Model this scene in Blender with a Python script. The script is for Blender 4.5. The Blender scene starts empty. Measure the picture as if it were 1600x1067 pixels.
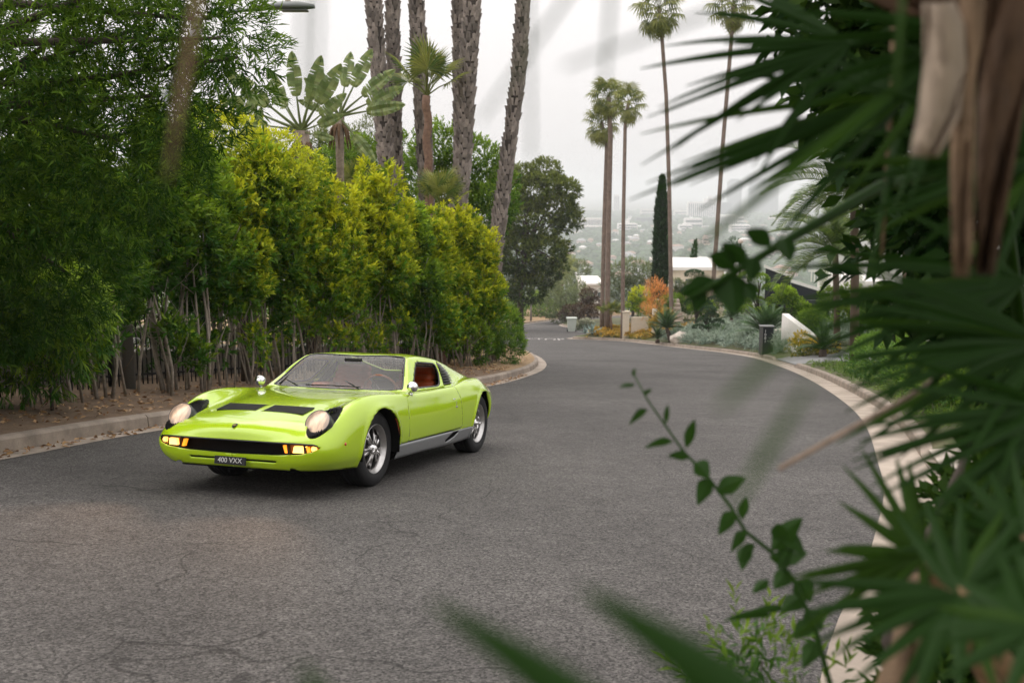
import bpy, math, random
import numpy as np
from mathutils import Vector, Matrix

SC = bpy.context.scene
COL = SC.collection
RNG = np.random.default_rng(7)
random.seed(7)
R = math.radians

# ------------------------------------------------------------------ camera
F_PX = 1556.0                      # focal length in pixels of a 1600 px wide frame (35 mm lens)
PITCH = math.atan(235.5 / F_PX)    # looking slightly downhill
CAM_Z = 1.45
cam_d = bpy.data.cameras.new('camera'); cam = bpy.data.objects.new('camera', cam_d); COL.objects.link(cam)
cam.location = (0, 0, CAM_Z); cam.rotation_euler = (math.pi / 2 - PITCH, 0, 0)
cam_d.sensor_width = 36.0; cam_d.lens = 36.0 * F_PX / 1600.0
cam_d.clip_start = 0.05; cam_d.clip_end = 30000
cam_d.dof.use_dof = True; cam_d.dof.focus_distance = 8.6; cam_d.dof.aperture_fstop = 3.6
SC.camera = cam

# ------------------------------------------------------------------ world, sun, exposure
SUN_EL, SUN_AZ = R(58), R(-55)     # azimuth measured from +Y (view direction) towards +X
world = bpy.data.worlds.new('World'); SC.world = world; world.use_nodes = True
wn = world.node_tree.nodes; wl = world.node_tree.links
wn.clear()
w_out = wn.new('ShaderNodeOutputWorld'); w_bg = wn.new('ShaderNodeBackground')
w_sky = wn.new('ShaderNodeTexSky'); w_sky.sky_type = 'NISHITA'; w_sky.sun_disc = False
w_sky.sun_elevation = SUN_EL; w_sky.sun_rotation = SUN_AZ
w_sky.air_density = 2.0; w_sky.dust_density = 6.0
w_tc = wn.new('ShaderNodeTexCoord'); w_sep = wn.new('ShaderNodeSeparateXYZ')
wl.new(w_tc.outputs['Generated'], w_sep.inputs[0])
# CIE overcast gradient: the zenith is about three times the horizon
w_mul = wn.new('ShaderNodeMath'); w_mul.operation = 'MULTIPLY_ADD'; w_mul.use_clamp = False
wl.new(w_sep.outputs['Z'], w_mul.inputs[0]); w_mul.inputs[1].default_value = 11.2; w_mul.inputs[2].default_value = 7.7
w_mx = wn.new('ShaderNodeMath'); w_mx.operation = 'MAXIMUM'; w_mx.inputs[1].default_value = 4.0
wl.new(w_mul.outputs[0], w_mx.inputs[0])
w_cl = wn.new('ShaderNodeVectorMath'); w_cl.operation = 'SCALE'; w_cl.inputs[0].default_value = (1.0, 0.962, 0.952)
wl.new(w_mx.outputs[0], w_cl.inputs['Scale'])
w_hs = wn.new('ShaderNodeHueSaturation'); w_hs.inputs['Saturation'].default_value = 0.25
wl.new(w_sky.outputs[0], w_hs.inputs['Color'])
w_mixn = wn.new('ShaderNodeMix'); w_mixn.data_type = 'RGBA'; w_mixn.inputs['Factor'].default_value = 0.9
wl.new(w_hs.outputs[0], w_mixn.inputs['A']); wl.new(w_cl.outputs[0], w_mixn.inputs['B'])
wl.new(w_mixn.outputs['Result'], w_bg.inputs['Color'])
w_bg.inputs['Strength'].default_value = 0.115
wl.new(w_bg.outputs[0], w_out.inputs['Surface'])

sun_d = bpy.data.lights.new('sun', 'SUN'); sun = bpy.data.objects.new('sun', sun_d); COL.objects.link(sun)
sun_d.energy = 1.4; sun_d.angle = R(75); sun_d.color = (1.0, 0.93, 0.84)
_sd = Vector((math.sin(SUN_AZ) * math.cos(SUN_EL), math.cos(SUN_AZ) * math.cos(SUN_EL), math.sin(SUN_EL)))
sun.rotation_euler = (-_sd).to_track_quat('-Z', 'Y').to_euler()
sun.location = _sd * 60

SC.view_settings.view_transform = 'Standard'; SC.view_settings.look = 'None'
SC.view_settings.exposure = 0.05; SC.view_settings.gamma = 1.0; SC.view_settings.use_curve_mapping = False
SC.render.engine = 'CYCLES'
cy = SC.cycles
cy.use_denoising = True; cy.max_bounces = 8; cy.diffuse_bounces = 3; cy.glossy_bounces = 4
cy.transmission_bounces = 6; cy.volume_bounces = 1; cy.transparent_max_bounces = 8
cy.sample_clamp_indirect = 6.0; cy.caustics_reflective = False; cy.caustics_refractive = False
cy.use_adaptive_sampling = True; cy.adaptive_threshold = 0.02

# ------------------------------------------------------------------ helpers: pixels, ground
CP, SP = math.cos(PITCH), math.sin(PITCH)
def ray(u, v):
    a, b = (u - 800.0) / F_PX, (v - 533.5) / F_PX
    return Vector((a, CP - b * SP, -SP - b * CP))          # per unit of camera depth
def at(u, v, d):
    """world point seen at photo pixel (u, v), d metres away along the view axis"""
    return Vector((0, 0, CAM_Z)) + ray(u, v) * d
def plane_z(x, y):
    return -0.0206 * x * np.clip((160 - y) / 100, 0, 1) - 0.1318 * y + 0.00026 * np.maximum(0, y - 60) ** 2 * (np.asarray(y) < 170) + \
        (0.00026 * 110 ** 2 + 0.0572 * (np.asarray(y) - 170)) * (np.asarray(y) >= 170)
def on_ground(u, v, zf=plane_z, dz=0.0):
    """first hit of the pixel's ray with the height function"""
    r = ray(u, v); d = 2.0
    while d < 400:
        p = Vector((0, 0, CAM_Z)) + r * d
        if p.z <= zf(p.x, p.y) + dz: break
        d *= 1.01
    lo, hi = d / 1.01, d
    for _ in range(20):
        m = (lo + hi) / 2; p = Vector((0, 0, CAM_Z)) + r * m
        if p.z <= zf(p.x, p.y) + dz: hi = m
        else: lo = m
    return Vector((0, 0, CAM_Z)) + r * hi
def pxm(d): return d / F_PX        # metres per photo pixel at depth d

# ------------------------------------------------------------------ helpers: objects
def tag(o, label=None, cat=None, group=None, kind=None):
    if label: o['label'] = label
    if cat: o['category'] = cat
    if group: o['group'] = group
    if kind: o['kind'] = kind
    return o
def empty(name, loc=(0, 0, 0), rot=(0, 0, 0), parent=None):
    o = bpy.data.objects.new(name, None); COL.objects.link(o); o.empty_display_size = 0.1
    o.location = loc; o.rotation_euler = rot
    if parent: o.parent = parent
    return o
def mesh_from(name, V, Fs, smooth=False):
    me = bpy.data.meshes.new(name)
    V = np.asarray(V, dtype=np.float32)
    if isinstance(Fs, np.ndarray):
        n, k = Fs.shape
        me.vertices.add(len(V)); me.vertices.foreach_set('co', V.ravel())
        me.loops.add(n * k); me.loops.foreach_set('vertex_index', Fs.astype(np.int32).ravel())
        me.polygons.add(n); me.polygons.foreach_set('loop_start', np.arange(0, n * k, k, dtype=np.int32))
        me.update(calc_edges=True)
    else:
        me.from_pydata([tuple(map(float, v)) for v in V], [], Fs)
        me.update()
    if smooth: me.polygons.foreach_set('use_smooth', np.ones(len(me.polygons), dtype=bool)); me.update()
    return me
def link(name, me, mat=None, parent=None, loc=None):
    o = bpy.data.objects.new(name, me); COL.objects.link(o)
    if mat is not None:
        if len(me.materials) == 0: me.materials.append(mat)
    if parent: o.parent = parent
    if loc is not None: o.location = loc
    return o
def copy_tree(o, parent=None):
    c = o.copy(); COL.objects.link(c); c.parent = parent
    for ch in list(o.children): copy_tree(ch, c)
    return c

class MB:
    """collects simple solids into one mesh"""
    def __init__(s): s.v = []; s.f = []; s.sm = []
    def add(s, vs, fs, smooth=False):
        b = len(s.v); s.v += [tuple(v) for v in vs]; s.f += [[i + b for i in f] for f in fs]; s.sm += [smooth] * len(fs); return s
    def box(s, c, size, M=None, bev=0.0):
        cx, cy_, cz = c; hx, hy, hz = size[0] / 2, size[1] / 2, size[2] / 2
        if bev <= 0:
            vs = [Vector((a * hx, b * hy, d * hz)) for a in (-1, 1) for b in (-1, 1) for d in (-1, 1)]
            fs = [(0, 1, 3, 2), (4, 6, 7, 5), (0, 4, 5, 1), (2, 3, 7, 6), (0, 2, 6, 4), (1, 5, 7, 3)]
        else:
            # chamfered box: chamfer around the vertical edges and the top
            e = min(bev, hx * .49, hy * .49, hz * .49); vs = []; fs = []
            ring = lambda x, y, z: [Vector(p) for p in [(-x + e, -y, z), (x - e, -y, z), (x, -y + e, z), (x, y - e, z), (x - e, y, z), (-x + e, y, z), (-x, y - e, z), (-x, -y + e, z)]]
            for (ins, z) in ((e, -hz), (0, -hz + e), (0, hz - e), (e, hz)): vs += ring(hx - ins, hy - ins, z)
            for k in range(3):
                for i in range(8): fs.append((k * 8 + i, k * 8 + (i + 1) % 8, k * 8 + 8 + (i + 1) % 8, k * 8 + 8 + i))
            fs.append(tuple(range(7, -1, -1))); fs.append(tuple(range(24, 32)))
        if M is not None: vs = [M @ v for v in vs]
        return s.add([(v.x + cx, v.y + cy_, v.z + cz) for v in vs], fs)
    def tube(s, pts, rad, n=8, caps=True, smooth=True):
        pts = [Vector(p) for p in pts]
        if not hasattr(rad, '__len__'): rad = [rad] * len(pts)
        vs = []; fs = []; up = None
        for i, p in enumerate(pts):
            t = (pts[min(i + 1, len(pts) - 1)] - pts[max(i - 1, 0)]).normalized()
            if up is None: up = Vector((0, 0, 1)) if abs(t.z) < .9 else Vector((1, 0, 0))
            a = t.cross(up).normalized(); b = a.cross(t).normalized(); up = b
            for k in range(n):
                g = 2 * math.pi * k / n
                vs.append(p + (a * math.cos(g) + b * math.sin(g)) * rad[i])
        for i in range(len(pts) - 1):
            for k in range(n): fs.append((i * n + k, i * n + (k + 1) % n, (i + 1) * n + (k + 1) % n, (i + 1) * n + k))
        if caps: fs.append(tuple(range(n - 1, -1, -1))); fs.append(tuple(range((len(pts) - 1) * n, len(pts) * n)))
        return s.add(vs, fs, smooth)
    def lathe(s, prof, n=24, M=None, smooth=True, closed=False):
        """profile of (radius, height) turned about local z"""
        vs = []; fs = []; m = len(prof)
        for (r, z) in prof:
            for k in range(n):
                g = 2 * math.pi * k / n; v = Vector((r * math.cos(g), r * math.sin(g), z)); vs.append(M @ v if M is not None else v)
        for i in range(m if closed else m - 1):
            j = (i + 1) % m
            for k in range(n): fs.append((i * n + k, i * n + (k + 1) % n, j * n + (k + 1) % n, j * n + k))
        return s.add(vs, fs, smooth)
    def prism(s, poly, z0, z1, M=None):
        n = len(poly); vs = [Vector((x, y, z0)) for x, y in poly] + [Vector((x, y, z1)) for x, y in poly]
        if M is not None: vs = [M @ v for v in vs]
        return s.add(vs, [tuple(range(n - 1, -1, -1)), tuple(range(n, 2 * n))] + [(i, (i + 1) % n, n + (i + 1) % n, n + i) for i in range(n)])
    def mesh(s, name):
        me = bpy.data.meshes.new(name); me.from_pydata(s.v, [], s.f)
        me.polygons.foreach_set('use_smooth', np.array(s.sm, dtype=bool)); me.update(); return me
    def build(s, name, mat, parent=None, loc=None): return link(name, s.mesh(name), mat, parent, loc)

# ------------------------------------------------------------------ helpers: materials
MATS = {}
def mat(name, col=(.5, .5, .5), rough=.6, metal=0.0, spec=.5, var=0.0, scale=8.0, bump=0.0, bscale=60.0, col2=None, emit=None, estr=0.0,
        coat=0.0, trans=0.0, ior=1.45, coords='Object', detail=4.0, isl=0.0, sheen=0.0):
    if name in MATS: return MATS[name]
    m = bpy.data.materials.new(name); m.use_nodes = True; nt = m.node_tree; N = nt.nodes; L = nt.links
    b = N['Principled BSDF']
    b.inputs['Base Color'].default_value = (*col, 1); b.inputs['Roughness'].default_value = rough; b.inputs['Metallic'].default_value = metal
    b.inputs['Specular IOR Level'].default_value = spec; b.inputs['IOR'].default_value = ior
    b.inputs['Coat Weight'].default_value = coat; b.inputs['Coat Roughness'].default_value = .03
    b.inputs['Transmission Weight'].default_value = trans
    if sheen: b.inputs['Sheen Weight'].default_value = sheen
    if emit: b.inputs['Emission Color'].default_value = (*emit, 1); b.inputs['Emission Strength'].default_value = estr
    tc = N.new('ShaderNodeTexCoord'); out = None
    if var > 0 or col2:
        nz = N.new('ShaderNodeTexNoise'); nz.inputs['Scale'].default_value = scale; nz.inputs['Detail'].default_value = detail; nz.inputs['Roughness'].default_value = .65
        L.new(tc.outputs[coords], nz.inputs['Vector'])
        mr = N.new('ShaderNodeMapRange'); mr.inputs['From Min'].default_value = .3; mr.inputs['From Max'].default_value = .7
        L.new(nz.outputs['Fac'], mr.inputs['Value'])
        mx = N.new('ShaderNodeMix'); mx.data_type = 'RGBA'
        c2 = col2 if col2 else tuple(c * (1 - var) for c in col)
        c1 = col if col2 else tuple(min(1, c * (1 + var)) for c in col)
        mx.inputs['A'].default_value = (*c2, 1); mx.inputs['B'].default_value = (*c1, 1)
        L.new(mr.outputs[0], mx.inputs['Factor']); out = mx.outputs['Result']
    if isl > 0:
        ge = N.new('ShaderNodeNewGeometry'); hs = N.new('ShaderNodeHueSaturation')
        m1 = N.new('ShaderNodeMapRange'); m1.inputs['To Min'].default_value = 1 - isl; m1.inputs['To Max'].default_value = 1 + isl
        L.new(ge.outputs['Random Per Island'], m1.inputs['Value']); L.new(m1.outputs[0], hs.inputs['Value'])
        if out: L.new(out, hs.inputs['Color'])
        else: hs.inputs['Color'].default_value = (*col, 1)
        out = hs.outputs[0]
    if out: L.new(out, b.inputs['Base Color'])
    if bump > 0:
        nb = N.new('ShaderNodeTexNoise'); nb.inputs['Scale'].default_value = bscale; nb.inputs['Detail'].default_value = 5
        L.new(tc.outputs[coords], nb.inputs['Vector'])
        bp = N.new('ShaderNodeBump'); bp.inputs['Strength'].default_value = bump; bp.inputs['Distance'].default_value = .02
        L.new(nb.outputs['Fac'], bp.inputs['Height']); L.new(bp.outputs[0], b.inputs['Normal'])
    MATS[name] = m; return m

def leaf_mat(name, young, old, dark=None, trans=.35, rough=.45, spec=.4, var=.25, attr=True):
    """leaf: colour runs old -> young by the leaf's age attribute, with bright tops and dark insides painted in, random per leaf, light passes through"""
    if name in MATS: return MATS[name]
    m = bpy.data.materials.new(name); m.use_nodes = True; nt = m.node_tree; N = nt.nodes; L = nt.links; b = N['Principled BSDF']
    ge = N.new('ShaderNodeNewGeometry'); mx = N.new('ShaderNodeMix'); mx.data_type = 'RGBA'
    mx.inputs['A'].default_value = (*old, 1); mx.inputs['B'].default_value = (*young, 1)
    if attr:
        at_ = N.new('ShaderNodeAttribute'); at_.attribute_name = 'age_shade'
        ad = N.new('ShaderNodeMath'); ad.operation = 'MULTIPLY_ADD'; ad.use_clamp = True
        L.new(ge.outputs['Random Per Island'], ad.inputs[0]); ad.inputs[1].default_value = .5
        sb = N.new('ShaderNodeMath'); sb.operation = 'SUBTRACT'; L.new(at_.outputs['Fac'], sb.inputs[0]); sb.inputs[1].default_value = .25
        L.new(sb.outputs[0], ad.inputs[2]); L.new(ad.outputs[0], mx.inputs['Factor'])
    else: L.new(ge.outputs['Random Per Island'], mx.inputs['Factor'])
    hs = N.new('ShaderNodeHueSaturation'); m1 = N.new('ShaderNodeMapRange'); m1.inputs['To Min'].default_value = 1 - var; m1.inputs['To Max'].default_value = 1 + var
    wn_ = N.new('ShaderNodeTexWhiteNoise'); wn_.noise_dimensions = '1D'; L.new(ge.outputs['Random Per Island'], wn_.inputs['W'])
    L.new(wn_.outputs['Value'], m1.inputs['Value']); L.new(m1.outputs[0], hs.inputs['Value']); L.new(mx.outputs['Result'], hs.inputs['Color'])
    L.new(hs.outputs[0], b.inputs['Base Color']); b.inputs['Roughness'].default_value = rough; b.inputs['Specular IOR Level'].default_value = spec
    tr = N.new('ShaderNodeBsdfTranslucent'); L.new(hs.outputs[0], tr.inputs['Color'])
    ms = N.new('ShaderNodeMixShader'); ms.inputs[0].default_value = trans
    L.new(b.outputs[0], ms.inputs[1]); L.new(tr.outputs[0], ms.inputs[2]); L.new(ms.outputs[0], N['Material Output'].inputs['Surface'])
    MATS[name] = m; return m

def text_mesh(name, s, size, extrude=.001):
    cu = bpy.data.curves.new(name, 'FONT'); cu.body = s; cu.size = size; cu.extrude = extrude; cu.align_x = 'CENTER'; cu.align_y = 'CENTER'; cu.resolution_u = 3
    o = bpy.data.objects.new(name, cu); COL.objects.link(o); dg = bpy.context.evaluated_depsgraph_get(); dg.update()
    me = bpy.data.meshes.new_from_object(o.evaluated_get(dg)); bpy.data.objects.remove(o); me.name = name
    return me
ORD = ['first', 'second', 'third', 'fourth', 'fifth', 'sixth', 'seventh', 'eighth', 'ninth', 'tenth', 'eleventh', 'twelfth', 'thirteenth', 'fourteenth', 'fifteenth', 'sixteenth', 'seventeenth', 'eighteenth', 'nineteenth', 'twentieth', 'twenty-first', 'twenty-second', 'twenty-third', 'twenty-fourth', 'twenty-fifth', 'twenty-sixth', 'twenty-seventh', 'twenty-eighth', 'twenty-ninth', 'thirtieth']
# ================================================================== plant builders
def unit(a): return a / (np.linalg.norm(a, axis=-1, keepdims=True) + 1e-9)
def leaf_mesh(name, P, D, L, W, age_shade=None, N=None, fold=.25, wide=.45):
    """one folded diamond per leaf: base, right, tip, left"""
    n = len(P); D = unit(D)
    if N is None: N = unit(RNG.normal(size=(n, 3)) * .6 + np.array([0, 0, 1.0]))
    S = unit(np.cross(D, N)); U = np.cross(S, D)
    L = np.broadcast_to(np.asarray(L, float), (n,))[:, None]; W = np.broadcast_to(np.asarray(W, float), (n,))[:, None]
    V = np.empty((n, 4, 3)); mid = P + D * L * wide
    V[:, 0] = P; V[:, 1] = mid + S * W * .5 + U * W * fold; V[:, 2] = P + D * L - U * L * .08; V[:, 3] = mid - S * W * .5 + U * W * fold
    me = mesh_from(name, V.reshape(-1, 3), np.arange(n * 4).reshape(n, 4))
    if age_shade is not None:
        a = me.attributes.new('age_shade', 'FLOAT', 'POINT'); a.data.foreach_set('value', np.repeat(np.asarray(age_shade, np.float32), 4))
    return me
def shoots(P, D, per, L, W, age_shade, ln=.12, spread=1.0, jit=.25, droop=0.0, name='leaves', fold=.25, wide=.45):
    """leaves set round short shoots that start at P and point along D"""
    n = len(P); D = unit(D); T = unit(np.cross(D, RNG.normal(size=(n, 3)))); B = np.cross(D, T)
    t = np.tile(np.arange(per) / max(1, per - 1), n); idx = np.repeat(np.arange(n), per)
    g = np.tile(np.arange(per) * 2.4, n) + RNG.uniform(0, 6.28, n)[idx]
    rad = T[idx] * np.cos(g)[:, None] + B[idx] * np.sin(g)[:, None]
    sp = (spread * (1 - .55 * t))[:, None]
    d = unit(D[idx] + rad * sp + RNG.normal(size=(n * per, 3)) * jit + np.array([0, 0, -droop]))
    p = P[idx] + D[idx] * (t * ln)[:, None] * RNG.uniform(.7, 1.2, n)[idx][:, None]
    l = L * RNG.uniform(.5, 1.3, n * per)
    nrm = unit(D[idx] * .8 + np.array([0, 0, .6]) + RNG.normal(size=(n * per, 3)) * .35)
    return leaf_mesh(name, p, d, l, l * (W / L), np.asarray(age_shade)[idx] + .35 * (t - .4), nrm, fold, wide)
def lump_points(lumps, n, inner=.25, rng=RNG):
    """points through the shells of a set of ellipsoids, with outward directions; points buried in other lumps are dropped"""
    C = np.array([l[0] for l in lumps]); Rr = np.array([l[1] for l in lumps]); w = (Rr[:, 0] * Rr[:, 2]); w = w / w.sum()
    k = rng.choice(len(lumps), int(n * 1.6), p=w); d = unit(rng.normal(size=(len(k), 3)))
    r = np.where(rng.random(len(k)) < inner, rng.uniform(.35, .85, len(k)), rng.uniform(.85, 1.06, len(k)))
    P = C[k] + d * Rr[k] * r[:, None]; out = unit(d / Rr[k])
    q = np.min(np.linalg.norm((P[:, None] - C[None]) / Rr[None], axis=2), axis=1)
    keep = (q > .75) | (rng.random(len(k)) < inner)
    P, out = P[keep][:n], out[keep][:n]
    return P, out
def branches(mb, base, tips, r0, r1, n=5, sag=.1, rng=random):
    for t in tips:
        b = Vector(base); t = Vector(t); m = b.lerp(t, .5) + Vector((rng.uniform(-1, 1), rng.uniform(-1, 1), rng.uniform(0, 1))) * sag * (t - b).length
        mb.tube([b, b.lerp(m, .6), m, t], [r0, r0 * .8, (r0 + r1) / 2, r1], n)
    return mb

M_BARK = mat('pale_bark', (.26, .225, .185), .9, var=.3, scale=14, bump=.3, bscale=40)
M_BARKD = mat('dark_bark', (.07, .055, .045), .95, var=.3, scale=10, bump=.4, bscale=30)
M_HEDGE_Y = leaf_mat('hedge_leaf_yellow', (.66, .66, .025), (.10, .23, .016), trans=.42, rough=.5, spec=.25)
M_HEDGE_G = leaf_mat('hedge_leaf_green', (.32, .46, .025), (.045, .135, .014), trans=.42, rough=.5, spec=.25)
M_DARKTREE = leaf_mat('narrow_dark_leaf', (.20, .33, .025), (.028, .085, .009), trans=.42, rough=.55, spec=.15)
M_BROAD = leaf_mat('broad_green_leaf', (.25, .38, .03), (.055, .15, .016), trans=.42, spec=.25)
M_OLIVE = leaf_mat('olive_drab_leaf', (.17, .21, .03), (.035, .072, .014), trans=.3, spec=.2)
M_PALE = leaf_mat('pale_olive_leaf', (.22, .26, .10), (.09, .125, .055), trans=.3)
M_CYPRESS = leaf_mat('cypress_leaf', (.045, .11, .03), (.012, .045, .014), trans=.15)
M_BROWN = leaf_mat('brown_leaf', (.12, .07, .035), (.05, .032, .02), trans=.2)
M_FAN = leaf_mat('fan_palm_leaf', (.27, .28, .06), (.07, .13, .025), trans=.3, attr=False)
M_DRYFAN = leaf_mat('dry_palm_leaf', (.33, .22, .12), (.16, .10, .055), trans=.2, attr=False)
M_PINN = leaf_mat('feather_palm_leaf', (.16, .22, .04), (.045, .10, .02), trans=.3, attr=False)
M_CYCAD = leaf_mat('cycad_leaf', (.055, .12, .02), (.015, .05, .012), trans=.2, attr=False)
M_PADDLE = leaf_mat('paddle_leaf', (.26, .30, .11), (.13, .19, .065), trans=.3, attr=False, rough=.35)

def hedge_shrub_meshes(seed, h, yellow, z0=1.2):
    """crown of leafy shoots over a few bare stems, base at the origin"""
    rg = np.random.default_rng(seed); rr = random.Random(seed); lumps = []
    n = 17
    for i in range(n):
        t = i / (n - 1); z = z0 + (h - z0 - .4) * t; w = .30 + .20 * math.sin(math.pi * min(1, t * 1.1 + .15)) - .12 * max(0, t - .8) / .2
        a = rr.uniform(0, 6.28); o = rr.uniform(.08, .42) * (1 - .35 * t)
        lumps.append(((o * math.cos(a), o * math.sin(a), z + rr.uniform(-.12, .12)), (w * rr.uniform(.65, 1.15), w * rr.uniform(.65, 1.15), .36 * rr.uniform(.7, 1.3))))
    for i in range(4):
        a = rr.uniform(0, 6.28); lumps.append(((.38 * math.cos(a), .38 * math.sin(a), rr.uniform(.4, z0)), (.16, .16, .2)))
    for i in range(3):
        a = rr.uniform(0, 6.28); lumps.append(((.3 * math.cos(a), .3 * math.sin(a), h - rr.uniform(.0, .5)), (.14, .14, .35)))
    P, o = lump_points(lumps, 1550, .22, rg)
    D = unit(o * .8 + np.array([0, 0, .75]) + rg.normal(size=P.shape) * .35)
    age_shade = np.clip((P[:, 2] - z0) / (h - z0), 0, 1) * .62 + rg.normal(size=len(P)) * .2 + .25 * (o[:, 2]) + (.07 if yellow else -.08)
    inn = np.linalg.norm(P[:, :2], axis=1) < .28; age_shade = np.where(inn, age_shade - .4, age_shade)  # inner leaves take the old tone, crown shade put into the colour
    crown = shoots(P, D, 8, .118, .050, age_shade, ln=.13, spread=.95, name='crown')
    mb = MB()
    for i in range(6):
        a = rr.uniform(0, 6.28); q = rr.uniform(.1, .36); b = Vector((q * math.cos(a), q * math.sin(a), -.1)); tp = Vector((rr.uniform(-.35, .35), rr.uniform(-.35, .35), h * rr.uniform(.55, .8)))
        m = b.lerp(tp, .4) + Vector((rr.uniform(-.12, .12), rr.uniform(-.12, .12), 0)); r = rr.uniform(.012, .027)
        mb.tube([b, b.lerp(m, .5) + Vector((rr.uniform(-.05, .05), rr.uniform(-.05, .05), 0)), m, m.lerp(tp, .5), tp], [r * 1.15, r, r * .9, r * .6, r * .25], 7)
        for k in range(3):
            q = m.lerp(tp, rr.uniform(-.4, .5)); e = q + Vector((rr.uniform(-.5, .5), rr.uniform(-.5, .5), rr.uniform(.3, .8)))
            mb.tube([q, q.lerp(e, .5) + Vector((0, 0, -.04)), e], [.008, .006, .003], 5)
    return crown, mb.mesh('stems')

def tree(name, base, lumps, n, per, L, W, m, label, cat='tree', trunk_r=.15, lean=(0, 0), bark=None, group=None, up=.5, ln=None, droop=0.0, spread=.95, inner=.3, seed=1, agek=.5, trunk_top=None, nb=8):
    """trunk with limbs and a crown of leafy shoots; lumps are relative to the base"""
    rg = np.random.default_rng(seed); rr = random.Random(seed)
    t = empty(name, base); tag(t, label, cat, group)
    P, o = lump_points(lumps, n, inner, rg); D = unit(o * .8 + np.array([0, 0, up]) + rg.normal(size=P.shape) * .4)
    z = P[:, 2]; age_shade = agek * (z - z.min()) / (np.ptp(z) + 1e-6) + .25 * o[:, 2] + rg.normal(size=len(P)) * .16 + .1  # lighter upwards: new growth plus painted top light
    link('crown', shoots(P, D, per, L, W, age_shade, ln=ln or L * 1.4, spread=spread, droop=droop, name='crown'), m, t)
    mb = MB(); C = [Vector(l[0]) for l in lumps]; top = Vector(trunk_top) if trunk_top else sum(C, Vector()) / len(C)
    mid = Vector((lean[0], lean[1], top.z * .5))
    mb.tube([(0, 0, -.2), tuple(mid * .5), tuple(mid), tuple(top)], [trunk_r * 1.25, trunk_r, trunk_r * .85, trunk_r * .45], 9)
    for c in rr.sample(C, min(nb, len(C))):
        s = Vector((0, 0, 0)).lerp(mid, .9).lerp(top, rr.uniform(0, .8)); branches(mb, s, [c], trunk_r * .4, trunk_r * .08, 6, .12, rr)
    link('trunk', mb.mesh('trunk'), bark or M_BARKD, t)
    return t

def fan_frond_mesh(name, n=22, R_=.55, arc=300, pet=.8, droop=.25, seed=3, wid=.06):
    """a fan of blades on a stalk: stalk along +x from the origin"""
    rr = random.Random(seed); V = []; Fs = []
    st = MB().tube([(0, 0, 0), (pet * .5, 0, .04), (pet, 0, .02)], [.022, .016, .010], 5)
    V += st.v; Fs += st.f; h = Vector((pet, 0, .02))
    for i in range(n):
        g = R(-arc / 2 + arc * i / (n - 1)); l = R_ * (1 - .18 * abs(i / (n - 1) - .5) * 2) * rr.uniform(.92, 1.05); d = Vector((math.cos(g), math.sin(g), .10 * math.cos(g)))
        s = Vector((-math.sin(g), math.cos(g), 0)); w = wid * (1 if n > 14 else 1.4); b = len(V); z = Vector((0, 0, 1)); up = .018
        V += [h + z * .0, h + d * l * .55 + s * w * .5 + z * up, h + d * l * .55 - z * .02 * 0, h + d * l * .55 - s * w * .5 + z * up, h + d * l - z * droop * l * rr.uniform(.6, 1.6)]
        Fs += [[b, b + 1, b + 2], [b, b + 2, b + 3], [b + 1, b + 4, b + 2], [b + 2, b + 4, b + 3]]
    return mesh_from(name, [tuple(v) for v in V], Fs)
def feather_frond_mesh(name, ln=1.6, n=34, leaf=.30, w=.022, curve=.55, rise=.35, vee=.5, pet=.18, seed=2, rw=.014):
    """a feathered frond: rachis along +x, rising then arching over"""
    rr = random.Random(seed); V = []; Fs = []; pts = []
    for i in range(13):
        t = i / 12; pts.append(Vector((ln * t * (1 - .12 * curve * t), 0, ln * (rise * t - curve * t * t))))
    st = MB().tube(pts, [rw * (1 - .8 * i / 12) for i in range(13)], 5); V += st.v; Fs += st.f
    for i in range(n):
        t = pet + (1 - pet) * (i + .5) / n; k = min(11, int(t * 12)); f = t * 12 - k; p = pts[k].lerp(pts[k + 1], f); tg = (pts[k + 1] - pts[k]).normalized()
        l = leaf * (math.sin(math.pi * (.18 + .80 * t)) ** .6) * rr.uniform(.88, 1.08); upv = Vector((0, 1, 0)).cross(tg) * -1
        for s in (-1, 1):
            d = (tg * .62 + Vector((0, s, 0)) * .8 + upv * vee * rr.uniform(.7, 1.2)).normalized(); e = p + d * l + Vector((0, 0, -.16 * l)); m = p + d * l * .45
            q = tg * w * .5; b = len(V); V += [p - q, p + q, m + q * 1.25, m - q * 1.25, e]; Fs += [[b, b + 1, b + 2, b + 3], [b + 3, b + 2, b + 4]]
    return mesh_from(name, [tuple(v) for v in V], Fs)
def rosette(parent, name, me, m, n, z, el0, el1, sc=1.0, seed=1, jit=.15, rng=None, tw=0.0):
    """n copies of one frond set round a crown, from elevation el0 (outer) to el1 (inner)"""
    rr = rng or random.Random(seed)
    for i in range(n):
        o = link(name, me, m, parent); t = (i + .5) / n; el = el0 + (el1 - el0) * t + rr.uniform(-jit, jit)
        o.rotation_euler = Matrix.Rotation(i * 2.39996 + rr.uniform(-.2, .2), 3, 'Z').to_4x4().to_3x3().__matmul__(Matrix.Rotation(-el, 3, 'Y')).__matmul__(Matrix.Rotation(rr.uniform(-.4, .4) + tw, 3, 'X')).to_euler()
        o.location = (0, 0, z + .05 * t) if not hasattr(z, '__len__') else (z[0], z[1], z[2] + .05 * t); s = sc * rr.uniform(.85, 1.1); o.scale = (s, s, s)
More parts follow.
